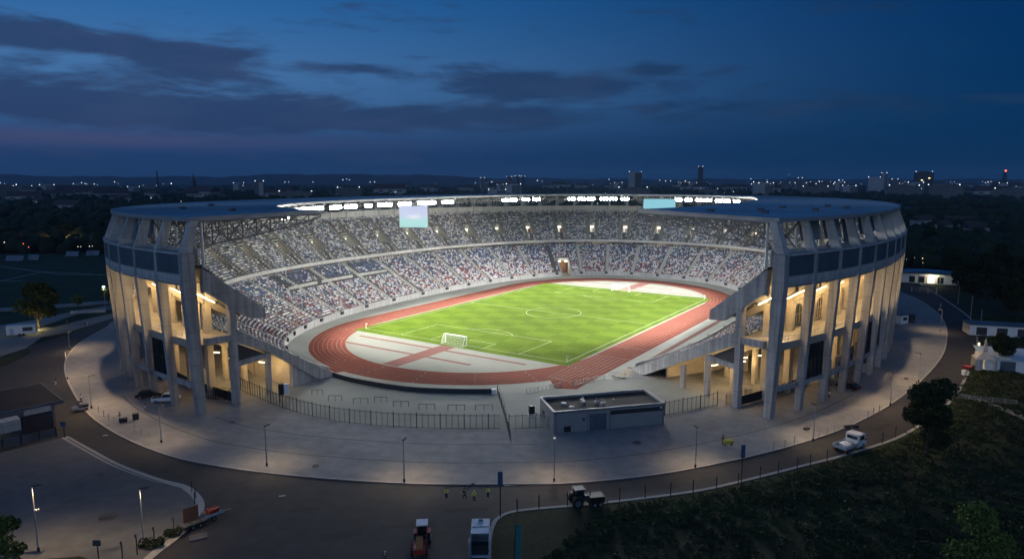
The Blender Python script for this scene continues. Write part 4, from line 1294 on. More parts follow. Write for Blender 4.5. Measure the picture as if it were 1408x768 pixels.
def tower(label, px, y, w, d, top_py, m, m2=None, name='tower_block', wins=0, lit=(), px_w=None):
    z = CAM_H + (247 - top_py) * y / F_PX; x = (px - 704) / F_PX * y
    e = empty(name, label, 'tower', (x, y, 0), -math.atan2(x, y) * .6)
    MB().box((0, 0, z / 2), (w, d, z)).build('wall', m, e)
    if m2 is not None: MB().box((w * .22, -d / 2 - .6, z * .49), (w * .5, 1.0, z * .96)).build('facade_strip', m2, e)
    MB().box((0, 0, z + 1.5), (w * .5, d * .5, 3)).build('roof_hut', m, e)
    for (u, v) in lit: MB().box((w * (u - .5), -d / 2 - 1.2, z * v), (w * .10, .6, max(2.5, z * .03))).build('window', E_WIN, e)
    for s in (-.45, .45): MB().ball((w * s, 0, z + 3), 1.1, 6).build('warning_light', E_COOL, e)
    return e


tower('tall two-toned tower block left of the slim dark tower on the horizon', 871.5, 2600, 50, 24, 237, M_TOWP, M_TOWD)
tower('slim dark tower, tallest on the horizon', 960, 3000, 20, 20, 230, M_TOWD, None, lit=((.5, .1), (.4, .08)))
tower('broad dark tower block with a few lit windows at the right of the skyline', 1264, 2300, 53, 26, 237, M_TOWD, None, lit=((.35, .62), (.75, .72), (.2, .1)))
tower('slim pale tower beside the low pale slab on the right skyline', 1210, 2500, 19, 22, 238.5, M_TOWP, M_TOWER)
tower('low pale slab with a red sign beside the slim pale tower', 1197, 2350, 40, 24, 244.5, M_TOWP, None)
tower('greyish square block on the middle skyline beside a white lamp', 664, 2600, 15, 15, 245, M_TOWER)
tower('left block of the three grey blocks on the middle skyline', 700, 3000, 24, 20, 243.5, M_TOWER, M_TOWD)
tower('middle block of the three grey blocks on the middle skyline', 711, 3000, 20, 20, 242.5, M_TOWER, M_TOWD)
tower('right block of the three grey blocks on the middle skyline', 719, 3100, 16, 20, 243, M_TOWD)
tower('pale block rising from dark trees over the left roof', 360, 1900, 24, 18, 250, M_TOWER, M_TOWP)
tower('stubby grey block with a bright lamp right of the slim pale tower', 1225, 2600, 22, 18, 247, M_TOWER)
tower('small pale block in the trees right of the stadium roof edge', 1167, 2300, 26, 18, 256, M_TOWER, M_TOWP)
tower('white block at the foot of the mast with the red light', 1373, 2400, 26, 18, 252.5, M_TOWP)
tower('pale block standing on the skyline over the right roof', 1096, 2600, 16, 14, 245.5, M_TOWER)
# chimney, spire and mast
y = 2300; x = (221.5 - 704) / F_PX * y; z = CAM_H + 12 * y / F_PX
e = empty('chimney', 'tall thin brick chimney on the left skyline', 'chimney', (x, y, 0)); MB().tube((0, 0, 0), (0, 0, z), 3.2, 10, 2.0).build('shaft', M_TOWD, e); MB().tube((0, 0, z - 2), (0, 0, z), 2.5, 10).build('cap', M_HROOF, e)
y = 1900; x = (270.5 - 704) / F_PX * y; z = CAM_H + 9 * y / F_PX
e = empty('church', 'pointed church spire right of the thin chimney', 'church', (x, y, 0)); MB().box((0, 0, z * .32), (9, 9, z * .64)).build('tower', M_TOWD, e); MB().tube((0, 0, z * .64), (0, 0, z), 5.5, 6, .2).build('spire', M_TOWD, e); MB().profile([(-8, 8), (8, 8), (0, 18)], -28, -4).build('roof', M_HROOF, e)
y = 2600; x = (1374 - 704) / F_PX * y; z = CAM_H + 19 * y / F_PX
e = empty('radio_mast', 'tapering mast with a red light on the far right skyline', 'mast', (x, y, 0))
m_ = MB(); zb = CAM_H + 4 * y / F_PX
for sx, sy in ((-1, -1), (1, -1), (1, 1), (-1, 1)): m_.tube((sx * 12, sy * 12, 0), (sx * 1.2, sy * 1.2, z * .8), 1.2, 4)
for i in range(9):
    a = i / 9; b = (i + 1) / 9; wa, wb = 12 * (1 - a) + 1.2 * a, 12 * (1 - b) + 1.2 * b
    for s in (-1, 1): m_.tube((-wa * s, -wa, z * .8 * a), (wb * s, -wb, z * .8 * b), .7, 4); m_.tube((-wa, wa * s, z * .8 * a), (-wb, -wb * s, z * .8 * b), .7, 4)
m_.tube((0, 0, z * .75), (0, 0, z), .8, 5); m_.build('lattice', M_TOWD, e); MB().ball((0, -2, CAM_H + 12 * y / F_PX), 3.0, 8).build('warning_light', E_RED, e)

bl = random.Random(77)
blk = [tower('low pale block among the lights of the far town', 1150, 2400, 34, 16, 251.5, M_TOWP, M_TOWER), tower('low grey hall among the lights of the far town', 1130, 2300, 60, 22, 253.5, M_TOWER)]
for b_ in blk: b_['group'] = 'low blocks of the far town'
for i in range(46):
    px = bl.uniform(640, 1408) if i < 36 else bl.uniform(0, 640); y = bl.uniform(1500, 3600); x = (px - 704) / F_PX * y
    dup(bl.choice(blk), (x, y, 0), -math.atan2(x, y) * .6 + bl.uniform(-.3, .3), None, (bl.uniform(.5, 1.4), bl.uniform(.7, 1.2), bl.uniform(.55, 1.05)))
LIGHTS = {'w': ('street_light', 'small white street light glowing in the dark town', E_COOL), 'a': ('street_light', 'small amber street light glowing among dark trees', E_AMBER), 'y': ('street_light', 'small warm white lamp glowing in the dark town', E_STREET), 'r': ('street_light', 'small red light glowing low on the left', E_RED), 'b': ('street_light', 'small blue light glowing in the dark town on the right', E_BLUE)}
LL = [(7, 251, 'w', 1.2), (13, 252, 'y', .6), (118, 251, 'w', 1), (125, 253, 'w', .5), (135, 253, 'w', .9), (139, 254.5, 'w', .6), (163, 250, 'w', 1), (168, 252.5, 'y', .5), (171, 257, 'w', .6), (240, 252, 'w', 1.4), (209, 257, 'w', .7), (218, 257, 'w', .8), (229, 252.5, 'y', .5), (211, 272, 'w', .8), (194, 279, 'w', 1.0), (181, 284, 'w', 1.0), (252, 277, 'w', 1), (276, 276, 'w', 1.3), (287, 275, 'w', 1.0), (335, 252, 'w', .9), (346, 268, 'y', .6),
      (30, 335, 'r', 1.0), (37, 339.5, 'r', .9), (84, 327, 'a', 1.5), (4, 333, 'y', 1.0), (105, 339, 'y', .8), (109, 339, 'y', .7), (121, 338.5, 'y', .8), (125, 338, 'y', .7), (149, 325, 'w', .8), (90, 282, 'w', .6), (93, 287, 'w', .6), (54, 278, 'w', .6),
      (395, 250, 'w', .8), (400, 250, 'w', .7), (433, 250, 'w', .7), (474, 247, 'w', 1), (479, 246, 'w', .9), (483, 247, 'w', .7), (511, 250, 'w', .9), (517, 250, 'w', 1), (553, 255, 'w', .9), (558, 254, 'w', 1), (562, 253, 'y', .9), (545, 264, 'w', .9), (418, 265, 'w', .5), (600, 252, 'w', .5), (654, 251, 'w', .8), (676.5, 250, 'w', 1), (677, 257, 'w', .5), (700, 257, 'w', .7), (707, 258, 'w', .9), (738.5, 248, 'w', 1), (745, 249, 'w', .7), (764, 254, 'y', .5), (780, 252, 'y', .5), (790, 254, 'w', .5), (814, 254, 'w', .6),
      (836, 246.5, 'w', .8), (905, 247.5, 'w', .8), (913, 248.5, 'w', 1), (920, 248.3, 'w', .8), (940, 248.5, 'w', .9), (956, 259, 'y', .6), (965, 258.5, 'y', .7), (942, 258, 'w', .5), (1029, 245.5, 'w', .8), (1051, 247, 'w', .6), (1006, 263.5, 'w', .7), (1042, 262.5, 'w', .7), (1020, 257, 'y', .6), (1057, 253, 'y', .5), (1080, 254, 'w', .7), (1122, 249, 'w', 1), (1126, 249.3, 'w', .7), (1149, 247.5, 'w', 1.3), (1154, 247.8, 'w', .8), (1080.5, 240, 'w', .5),
      (1188, 267, 'w', 1.1), (1227, 248, 'w', 1.3), (1223, 251, 'y', .5), (1236, 252, 'y', .5), (1305, 257, 'y', .7), (1352, 250, 'w', 1.1), (1356, 249.5, 'w', .8), (1404, 252, 'w', 1), (1290, 268.5, 'y', .9), (1295, 268.5, 'y', .9), (1299, 268, 'y', .9), (1319, 269, 'y', 1), (1327, 267, 'y', .6), (1340, 268, 'w', .5), (1372, 265, 'w', .8), (1389, 268.5, 'y', 1.1), (1404, 266.5, 'y', 1.2), (1264, 268, 'b', 1.3), (1260, 266, 'b', .9), (1255, 267, 'w', .7),
      (1250, 314, 'w', .8), (1271, 317, 'y', 1), (1295, 322, 'w', .7), (1300, 321, 'w', .8), (1299, 329, 'a', 1.2), (1304, 328, 'a', 1.2), (1328, 321.5, 'y', 1.1), (1332, 321.5, 'a', 1.2), (1340, 311, 'y', 1.1), (1347, 312, 'w', .7), (1360, 300, 'a', 1.0), (1362, 299.5, 'a', .9), (1392, 313.5, 'y', .7), (1407, 316, 'y', 1), (1381, 324.5, 'a', 1.1), (1385, 322.5, 'a', 1.1), (1298, 351, 'y', .9), (1357, 350, 'a', 1.2), (1250, 356, 'w', .5), (1261, 354, 'w', .5), (1273, 349.5, 'w', 1.3), (1272, 355, 'y', 1.0), (1273, 361, 'a', .7)]
for i in range(45):
    px = bl.uniform(900, 1408) if i < 90 else bl.uniform(0, 1408); LL.append((px, 249.5 + 9 * bl.random() ** 1.6, bl.choice('wwyya'), bl.uniform(.25, .6)))
for (px, py, k, s) in LL:
    nm, lb, m_ = LIGHTS[k]; h = 6.0
    if py < 252.3: y = 2900; z = CAM_H + (247 - py) * y / F_PX
    else: p = gp(px, py, h); y = p.y; z = h; s *= 1.15
    x = (px - 704) / F_PX * y; e = empty(nm, lb, 'street light', (x, y, 0), 0, 'lights of the dark town: ' + k)
    rr = s * y * .00050; MB().ball((0, 0, z), rr, 6).build('lamp_head', m_, e); MB().tube((0, 0, -.5), (0, 0, z - rr * .8), min(.35, y * .0002 + .06), 4).build('pole', M_TOWD, e)
lamp('amber_street_lamp', 'POINT', gp(84, 327, 6) + Vector((3, -6, 2)), 4000, (1, .6, .15), None, .4)

# ------------------------------------------------------------------ plaza furniture
def street_lamp(loc, face, label, h=6.4, on=1250):
    e = empty('street_lamp', label, 'street lamp', loc, face, 'street lamps around the plaza')
    MB().tube((0, 0, 0), (0, 0, h), .10, 8, .06).build('pole', M_RAIL, e)
    MB().tube((0, 0, 0), (0, 0, .5), .15, 8).build('base', M_BLACK, e)
    hd = MB(); hd.box((0, .45, h + .02), (.34, 1.1, .10)); hd.tube((0, 0, h - .1), (0, .2, h), .05, 5); hd = hd.build('lamp_head', M_BLACK, e)
    MB().box((0, .55, h - .04), (.26, .7, .012)).build('lamp_glass', E_STREET, hd)
    l = lamp('street_lamp_light', 'SPOT', (0, .55, h - .12), on, (1.0, .68, .36), e, .12, R(136), .8)
    return e


def facing(p):
    t, s = to_ts(p); d = Vector((CX - p.x, CY - p.y, 0)); return math.atan2(d.y, d.x) - math.pi / 2


LP = [((222, 608), 'street lamp on the plaza kerb in front of the left stand, near a dark bin'), ((126, 561), 'street lamp at the left kerb beside the small utility cart'), ((93, 521), 'street lamp on the left kerb, next one behind the utility cart'),
      ((367, 640), 'street lamp on the plaza kerb between the left stand and the dark fence'), ((556, 662), 'street lamp on the plaza kerb just left of the workers in yellow vests'), ((762, 661), 'street lamp on the plaza kerb in front of the flat roofed service building'),
      ((956, 642), 'street lamp on the plaza kerb left of the person with the yellow handcart'), ((1118, 606), 'street lamp on the plaza kerb above the flatbed truck'), ((1224, 557), 'street lamp on the right kerb, just over the large dark tree'), ((1263, 525), 'street lamp on the right kerb, second beyond the large dark tree'),
      ((1293, 455), 'street lamp on the right kerb where the road bends away'), ((96, 481), 'short street lamp on the road edge beyond the left kerb')]
for (p, lb) in LP:
    q = gp(*p); street_lamp(q, facing(q), lb, 6.4 if p != (96, 481) else 5.0)
q = gp(198, 748); street_lamp(q, -1.2, 'street lamp on the paved island beside the board sign', 7.2, 1700)
q = gp(53, 757); street_lamp(q, -1.2, 'street lamp on the paved island near the young tree, with a lower side lamp', 8.2, 3000)
MB().box((q.x + .3, q.y, 5.2), (.5, .3, .2)).build('side_lamp', M_RAIL, label='small lamp box clamped to the island lamp post', cat='lamp')
q = gp(145, 425); e = empty('street_lamp', 'tall lit street lamp behind the left stand, glowing white', 'street lamp', q, 0, 'street lamps around the plaza')
MB().tube((0, 0, 0), (0, 0, 7.6), .11, 8, .07).build('pole', M_RAIL, e); MB().ball((0, 0, 7.8), .5, 8, (1, 1, .6)).build('lamp_head', E_COOL, e); MB().box((0, 0, .15), (.9, .9, .3)).build('base', M_KERB, e)
lamp('street_lamp_light', 'POINT', (q.x, q.y, 7.0), 900, (1, .9, .7), None, .3)

# thin bollards
def bollard(px, py, lb, g, h=1.15, z=0.0):
    e = MB(); e.tube((0, 0, 0), (0, 0, h), .065, 6); e.tube((0, 0, h), (0, 0, h + .06), .075, 6); e.build('bollard', M_RAIL if g[0] == 'b' else M_BLACK, None, gp(px, py, z), 0, lb, 'bollard', g)


for (px, py) in ((136, 567), (143, 573), (150, 578), (157, 582), (185, 593), (195, 598), (205, 602)): bollard(px, py, 'thin grey bollard in the short row along the left plaza kerb', 'bollards along the left plaza kerb', 1.3)
for (px, py) in ((1064, 618), (1079, 615), (1092, 610), (1126, 601), (1137, 597), (1147, 593), (1193, 574), (1201, 570), (1209, 566)): bollard(px, py, 'thin grey bollard in the short row along the right plaza kerb', 'bollards along the right plaza kerb', 1.3)
for (px, py) in ((711, 705), (741, 699), (780, 695), (852, 688), (887, 684), (922, 681), (953, 677), (985, 673), (1015, 667), (1045, 658), (1070, 652), (1096, 645), (1114, 641), (1137, 634), (1213, 609), (1231, 601)): bollard(px, py, 'dark marker post on the kerb between the road and the grass verge', 'marker posts along the verge kerb', 1.9)
for (px, py) in ((302, 0),): pass


# fences
def fence(name, P, label, h=2.6, step=1.06, heavy=4, rails=(.15, 2.5), m=M_BLACK, cat='fence', mesh=False):
    if h == 2.6: h = 2.8
    L = [0]
    for a, b in zip(P, P[1:]): L.append(L[-1] + (b - a).length)
    n = max(2, int(L[-1] / step)); e = empty(name, label, cat, P[0])

    def pt(l):
        for i in range(len(P) - 1):
            if l <= L[i + 1] + 1e-6: return P[i].lerp(P[i + 1], (l - L[i]) / (L[i + 1] - L[i])) - P[0]
        return P[-1] - P[0]
    for i in range(0, n + 1, heavy):
        p = pt(L[-1] * i / n); MB().box((p.x, p.y, h / 2 + .05), (.14, .14, h + .1)).build('fence_post', m, e)
        if i >= n: break
        j1 = min(i + heavy, n); g = MB()
        for j in range(i + 1, j1):
            q = pt(L[-1] * j / n); g.tube((q.x, q.y, .05), (q.x, q.y, h), .05, 4)
        for z in rails: g.path([Vector((pt(L[-1] * j / n).x, pt(L[-1] * j / n).y, z)) for j in range(i, j1 + 1)], .045, 4)
        for j in range(i * 8, j1 * 8 + 1):
            q = pt(L[-1] * j / (n * 8)); g.tube((q.x, q.y, rails[0]), (q.x, q.y, h - .1), .007, 3, cap=False)
        g.build('fence_grille', m, e)
    return e


fence('steel_fence', catmull([gp(*p) for p in ((331, 536), (360, 549), (393, 562), (452, 577), (520, 585), (600, 589), (688, 589.5))], 5), 'long dark steel fence closing the open end from the left stand to the dividing fence')
fence('steel_fence', [gp(700, 590), gp(746, 588)], 'short dark steel fence between the dividing fence and the service building')
fence('steel_fence', [gp(914, 571), gp(950, 564), gp(986, 557)], 'dark steel fence between the service building and the right stand')
fence('dividing_fence', [gp(684, 541), gp(694, 573), gp(703, 611)], 'dark fence running inward across the long fence line towards the track', 1.7, 2.0, 2)
fence('ground_fence', [gp(277, 548), gp(300, 549), gp(322, 551)], 'low black fence between the two front columns of the left stand', 2.2, .5, 6)
fence('ground_fence', [gp(998, 557), gp(1015, 552), gp(1034, 547)], 'low black fence beside the front columns of the right stand', 2.2, .5, 6)
# hoarding beside the track
P = catmull([gp(*p) for p in ((457, 518), (480, 524.5), (520, 532), (560, 537.5), (600, 540), (640, 541), (677, 541))], 4)
mb = MB(); strip(mb, P, .18, 1.05, 1.05); mb.build('hoarding', M_SCRIM, None, None, None, 'low black hoarding curving along the near edge of the track', 'hoarding')
q = gp(679, 541); mb = MB(); mb.box((0, 0, .5), (.9, .7, 1.0)); mb.box((0, 0, 1.02), (1.0, .8, .06)); mb.build('equipment_box', M_WHITE, None, q, .3, 'small white box at the right end of the black hoarding', 'box')
# hurdle barriers
for i, (xa, xb, py) in enumerate(((429, 444, 543), (452, 470, 551), (486, 506, 555), (515, 532, 553), (541, 562, 559), (576, 598, 563), (616, 639, 564), (654, 677, 564))):
    a, b = gp(xa, py), gp(xb, py); d = (b - a).length; rz = math.atan2((b - a).y, (b - a).x)
    e = empty('crowd_barrier', 'dark two-bay tube barrier in the row inside the long fence', 'barrier', (a + b) / 2, rz, 'tube barriers inside the open end')
    m_ = MB(); m_.path([(-d / 2, 0, 0), (-d / 2, 0, 1.15), (d / 2, 0, 1.15), (d / 2, 0, 0)], .07, 5); m_.build('barrier_frame', M_STEEL, e); MB().tube((0, 0, 0), (0, 0, 1.15), .055, 5).build('middle_post', M_STEEL, e)
for (a, b, lb) in (((724, 541), (772, 532), 'low open railing beside the track left of the end of the red run-out'), ((788, 530), (835, 521), 'low meshed railing at the end of the red run-out'), ((843, 521), (868, 518), 'short meshed railing at the foot of the right stand')):
    fence('low_railing', [gp(*a), gp(*b)], lb, 1.1, .9, 3, (.15, 1.05), M_RAIL, 'railing')

# ------------------------------------------------------------------ score boards
M_BOARD = bpy.data.materials.new('screen_glow'); M_BOARD.use_nodes = True
_nt = M_BOARD.node_tree; _b = _nt.nodes['Principled BSDF']; _tc = _nt.nodes.new('ShaderNodeTexCoord'); _sp = _nt.nodes.new('ShaderNodeSeparateXYZ'); _nt.links.new(_tc.outputs['Generated'], _sp.inputs[0])
_cr = _nt.nodes.new('ShaderNodeValToRGB'); _cr.color_ramp.elements[0].color = (.42, .75, .72, 1); _cr.color_ramp.elements[1].color = (.55, .62, .86, 1)
_e1 = _cr.color_ramp.elements.new(.3); _e1.color = (.46, .78, .78, 1); _e2 = _cr.color_ramp.elements.new(.62); _e2.color = (.62, .68, .88, 1)
_nt.links.new(_sp.outputs[2], _cr.inputs[0])
_gr = _nt.nodes.new('ShaderNodeTexGradient'); _gr.gradient_type = 'SPHERICAL'; _mp = _nt.nodes.new('ShaderNodeMapping'); _mp.inputs['Location'].default_value = (-1.5, 0, -3.0); _mp.inputs['Scale'].default_value = (2.9, 0, 6.0)
_nt.links.new(_tc.outputs['Generated'], _mp.inputs[0]); _nt.links.new(_mp.outputs[0], _gr.inputs[0])
_mx = _nt.nodes.new('ShaderNodeMix'); _mx.data_type = 'RGBA'; _mx.inputs[7].default_value = (.86, .84, .95, 1); _nt.links.new(_gr.outputs['Fac'], _mx.inputs[0]); _nt.links.new(_cr.outputs[0], _mx.inputs[6])
_nt.links.new(_mx.outputs[2], _b.inputs['Emission Color']); _b.inputs['Emission Strength'].default_value = .95; _b.inputs['Base Color'].default_value = (.01, .01, .01, 1); _b.inputs['Specular IOR Level'].default_value = 0; _b.inputs['Roughness'].default_value = 1
E_CYAN = emit('screen_cyan', (.30, .68, .80), .85); _q = E_CYAN.node_tree.nodes['Principled BSDF']; _q.inputs['Base Color'].default_value = (.01, .01, .01, 1); _q.inputs['Specular IOR Level'].default_value = 0


def scoreboard(loc, rz, w, h, face, label):
    e = empty('scoreboard', label, 'scoreboard', loc, rz)
    MB().box((0, .45, 0), (w + .5, .7, h + .5)).build('housing', M_STEEL, e); MB().box((0, .06, 0), (w, .06, h)).build('screen', face, e)
    hg = MB()
    for s in (-w * .35, w * .35): hg.tube((s, .5, h / 2), (s, .5, h / 2 + 1.2), .12, 5)
    hg.build('hanger', M_STEEL, e); return e


def along(px, y, py): # point on the ray at distance y
    w = (384 - py) / F_PX; k = y / (math.cos(PITCH) + w * math.sin(PITCH)); return Vector(((px - 704) / F_PX * k, y, CAM_H + k * (-math.sin(PITCH) + w * math.cos(PITCH))))


p = along(568.5, 247, 298); scoreboard(p, math.atan2(-p.x, p.y) * -1 + .10 - 0.0, 10.2, 7.6, M_BOARD, 'large pale video board hung under the left roof edge')
p = along(906.5, 300, 285.5); scoreboard(p + Vector((0, 0, 1.1)), -math.atan2(p.x, p.y), 13.6, 5.3, E_CYAN, 'cyan video board at the far side, its lower half cut off by the right roof')

# ------------------------------------------------------------------ service building
M_SBW = mat('service_render', (.25, .25, .25), .85, .12, .35, scale2=3, var2=.06); M_SBR = mat('bitumen_roof', (.022, .022, .024), .9, .25, .4)
HB = 3.9
A, B = gp(761, 596), gp(913, 582); ux = (B - A); Lb = ux.length; ux.normalize(); uy = Vector((-ux.y, ux.x, 0)); rz = math.atan2(ux.y, ux.x)
c_ = gp(880, 535, HB); Wb = (c_ - A).dot(uy)
sb = empty('service_building', 'flat roofed grey service building at the open end of the stadium', 'building', A, rz)
m_ = MB()
for (x, y, sx, sy) in ((Lb / 2, .15, Lb, .3), (Lb / 2, Wb - .15, Lb, .3), (.15, Wb / 2, .3, Wb - .6), (Lb - .15, Wb / 2, .3, Wb - .6)): m_.box((x, y, HB / 2), (sx, sy, HB))
m_.build('wall', M_SBW, sb); MB().box((Lb / 2, Wb / 2, HB - .42), (Lb - .6, Wb - .6, .1)).build('roof', M_SBR, sb)
m_ = MB()
for (x, y, sx, sy) in ((Lb / 2, .12, Lb + .2, .44), (Lb / 2, Wb - .12, Lb + .2, .44), (.12, Wb / 2, .44, Wb - .7), (Lb - .12, Wb / 2, .44, Wb - .7)): m_.box((x, y, HB + .04), (sx, sy, .07))
m_.build('roof_edge', M_FASC, sb)
MB().box((Lb * .39, -.02, 1.5), (Lb * .155, .08, 3.0)).build('garage_door', M_PANEL, sb)
fr_ = MB()
for u in (Lb * .39 - Lb * .0775 - .1, Lb * .39 + Lb * .0775 + .1): fr_.box((u, -.05, 1.55), (.2, .14, 3.1))
fr_.box((Lb * .39, -.05, 3.15), (Lb * .155 + .4, .14, .16)); fr_.build('door_frame', M_FASC, sb)
for u in (.02, .30, .50, .985): MB().tube((Lb * u, -.08, 0), (Lb * u, -.08, HB - .1), .06, 6).build('downpipe', M_STEEL, sb)
MB().box((Lb / 2, -.14, HB - .12), (Lb, .12, .12)).build('gutter', M_STEEL, sb)
MB().box((Lb * .745, -.02, 2.95), (Lb * .49, .08, .75)).build('window', M_GLAZ, sb)
MB().box((Lb * .965, -.06, 3.15), (.3, .2, .3)).build('wall_lamp', M_WHITE, sb)
MB().box((-.02, Wb * .35, 1.05), (.08, 1.1, 2.1)).build('door', M_PANEL, sb); MB().box((-.02, Wb * .68, 1.6), (.08, 1.2, 1.1)).build('window', M_GLAZ, sb)
MB().box((Lb * .26, -.1, 2.2), (.45, .2, .5)).build('meter_box', M_PANEL, sb)
for (u, v, w, h) in ((.16, .55, 1.3, .35), (.20, .3, 1.3, .35), (.62, .55, .5, .3)): MB().tube((Lb * u, Wb * v, HB - .4), (Lb * u, Wb * v, HB - .4 + h), w * .4, 8).build('roof_vent', M_STEELP, sb)
for (u, v) in ((.33, .5), (.34, .62), (.44, .42), (.48, .3)):
    m_ = MB(); m_.box((Lb * u, Wb * v, HB - .1), (.7, .5, .55)); m_.tube((Lb * u, Wb * v, HB), (Lb * u, Wb * v, HB + .9), .07, 5); m_.build('roof_unit', M_RAIL, sb)
q = gp(783, 592); e = empty('waste_bin', 'dark rounded bin with pale lid against the service building wall', 'bin', q, rz); MB().tube((0, 0, .1), (0, 0, 1.1), .55, 10, .65).build('body', M_BLACK, e); MB().tube((0, 0, 1.1), (0, 0, 1.25), .66, 10).build('lid', M_SAND, e)
q = gp(779, 593); e = empty('waste_bin', 'wide black bin left of the one with the pale lid', 'bin', q, rz); MB().box((0, 0, .6), (1.3, .9, 1.0)).build('body', M_BLACK, e); MB().box((0, 0, 1.14), (1.4, 1.0, .1)).build('lid', M_STEEL, e)
for i, (px, py, lb) in enumerate(((731, 571, 'dark upright speaker case on the paving left of the service building'),)):
    q = gp(px, py); e = empty('speaker_case', lb, 'case', q, .3); MB().box((0, 0, 1.2), (1.0, .7, 1.6)).build('case', M_BLACK, e); MB().box((0, 0, .2), (1.2, .9, .35)).build('trolley', M_WHITE, e)
q = gp(391, 545, .9); e = empty('speaker_case', 'black and white case on a stand below the left stand', 'case', gp(391, 552), .3); MB().box((-.5, 0, 2.6), (1.0, .9, 2.2)).build('case', M_BLACK, e); MB().box((.55, 0, 2.6), (.9, .9, 2.2)).build('side_panel', M_WHITE, e); MB().tube((-.8, 0, 0), (-.8, 0, 1.5), .1, 6).build('stand', M_BLACK, e)

# ------------------------------------------------------------------ left building
ZL = 4.9
p0, p1 = gp(80, 551, ZL), gp(0, 567, ZL); p2 = gp(32, 532, ZL)
ux = (p0 - p1).normalized(); rz = math.atan2(ux.y, ux.x); uy = Vector((-ux.y, ux.x, 0)); W = max(7.0, (p2 - p0).dot(uy)); 
lbd = empty('pavilion', 'low dark roofed pavilion with white wall panels at the left edge', 'building', (p0.x, p0.y, 0), rz)
MB().box((-18, W / 2, 2.3), (35, W - .6, 4.6)).build('wall', M_SBW, lbd)
m_ = MB(); m_.box((-17.6, W / 2, 4.75), (36.4, W + .6, .3)); m_.build('roof', M_SBR, lbd)
m_ = MB()
for (x, y, sx, sy) in ((-17.6, -.3, 36.6, .16), (-17.6, W + .3, 36.6, .16), (.62, W / 2, .16, W + .4)): m_.box((x, y, 4.78), (sx, sy, .42))
m_.build('roof_edge', M_PANEL, lbd)
MB().box((-3.3, .1, 1.7), (4.6, .6, 3.0)).build('recess_shade', M_DARKW, lbd)  # dark box paints the shade of the recess under the roof
m_ = MB(); m_.box((-17, -1.6, 3.0), (21.5, 2.6, 1.9)); m_.build('canopy_panel', M_CONCP, lbd)
m_ = MB(); m_.box((-3.2, -.15, 4.05), (4.0, .3, 1.0)); m_.build('sign_panel', M_CONCP, lbd)
f = empty('panel_fence', 'low fence of pale panels on the island below the pavilion', 'fence', gp(78, 600), rz)
m_ = MB()
for i in range(9): m_.box((-1.3 - 2.5 * i, 0, .85), (2.2, .12, 1.5))
m_.build('fence_panel', M_ISL, f)
for i in range(10): MB().box((-.05 - 2.5 * i, 0, .9), (.14, .16, 1.8)).build('fence_post', M_BLACK, f)

# ------------------------------------------------------------------ signs
def sign(px, py, h, w, sh, m, label, cat='sign', z=0.0, rz=0.0):
    e = empty('road_sign', label, cat, gp(px, py, z), rz); MB().tube((0, 0, 0), (0, 0, h), .07, 6).build('post', M_BLACK, e); MB().box((0, -.1, h - sh / 2), (w, .07, sh)).build('sign_board', m, e); return e


M_SIGNB = mat('sign_blue', (.03, .075, .14), .5, .15, 2); M_SIGND = mat('sign_dark', (.06, .06, .065), .6, .2, 1); M_SIGNR = mat('sign_brown', (.16, .09, .06), .6, .2, 1)
sign(688, 710, 6.3, .65, 1.9, M_SIGNB, 'tall blue sign pole at the tip of the grass verge', z=-.06)
sign(1019, 669, 6.4, .6, 1.9, M_SIGNB, 'tall blue sign pole at the verge kerb right of the tractor', z=-.06)
sign(89, 601, 2.9, .9, .9, M_SIGNB, 'small blue square sign on a post by the pavilion')
sign(263, 722, 2.6, 1.9, 2.0, M_SIGNR, 'brown board sign standing at the island edge', rz=.8)
sign(240, 737, 2.6, .25, .4, M_SIGND, 'bare grey pole on the island edge beside the board sign')
sign(213, 749, 2.4, .2, .4, M_SIGND, 'short bare pole right of the island lamp post'); sign(189, 762, 2.6, .2, .4, M_SIGND, 'bare pole left of the island lamp post'); sign(169, 772, 2.6, .2, .4, M_SIGND, 'second bare pole left of the island lamp post')
sign(136, 770, 2.6, .9, .7, M_SIGND, 'dark tilted square sign at the bottom of the island')
for (px, py, r_) in ((264, 676, .3), (269, 684, .2), (268, 692, -.2)): bollard(px, py, 'dark bollard on the curved tip of the paved island', 'posts on the island tip', 1.6)
# teal flag by the verge
e = empty('banner_flag', 'teal beach flag on a bent pole at the left edge of the verge', 'flag', gp(708, 790)); m_ = MB(); P = [(.05 * i * .4 - .15, 0, i * .55) for i in range(12)]; m_.path(P, .05, 5); m_.build('pole', M_BLACK, e)
m_ = MB()
for i in range(3, 11): m_.quad((P[i][0], 0, P[i][2]), (P[i][0] + .7, .12, P[i][2] - .05), (P[i + 1][0] + .7, .12, P[i + 1][2] - .05), (P[i + 1][0], 0, P[i + 1][2]))
M_TEAL = mat('teal_cloth', (.03, .16, .17), .8, .15, 2); m_.build('flag_cloth', M_TEAL, e)

# ------------------------------------------------------------------ people
M_SKIN = mat('skin', (.42, .27, .20), .6, .05, 5); M_HIVIS = mat('hi_vis', (.80, .90, .06), .7, .08, 5); M_NAVY = mat('navy_cloth', (.02, .025, .05), .85, .15, 5); M_BLK = mat('black_cloth', (.012, .012, .014), .85, .15, 5)
M_HAIR = mat('hair', (.02, .015, .01), .7, .2, 9); M_WCL = mat('white_cloth', (.62, .62, .62), .85, .08, 5); M_GCL = mat('grey_cloth', (.22, .22, .23), .85, .08, 5)


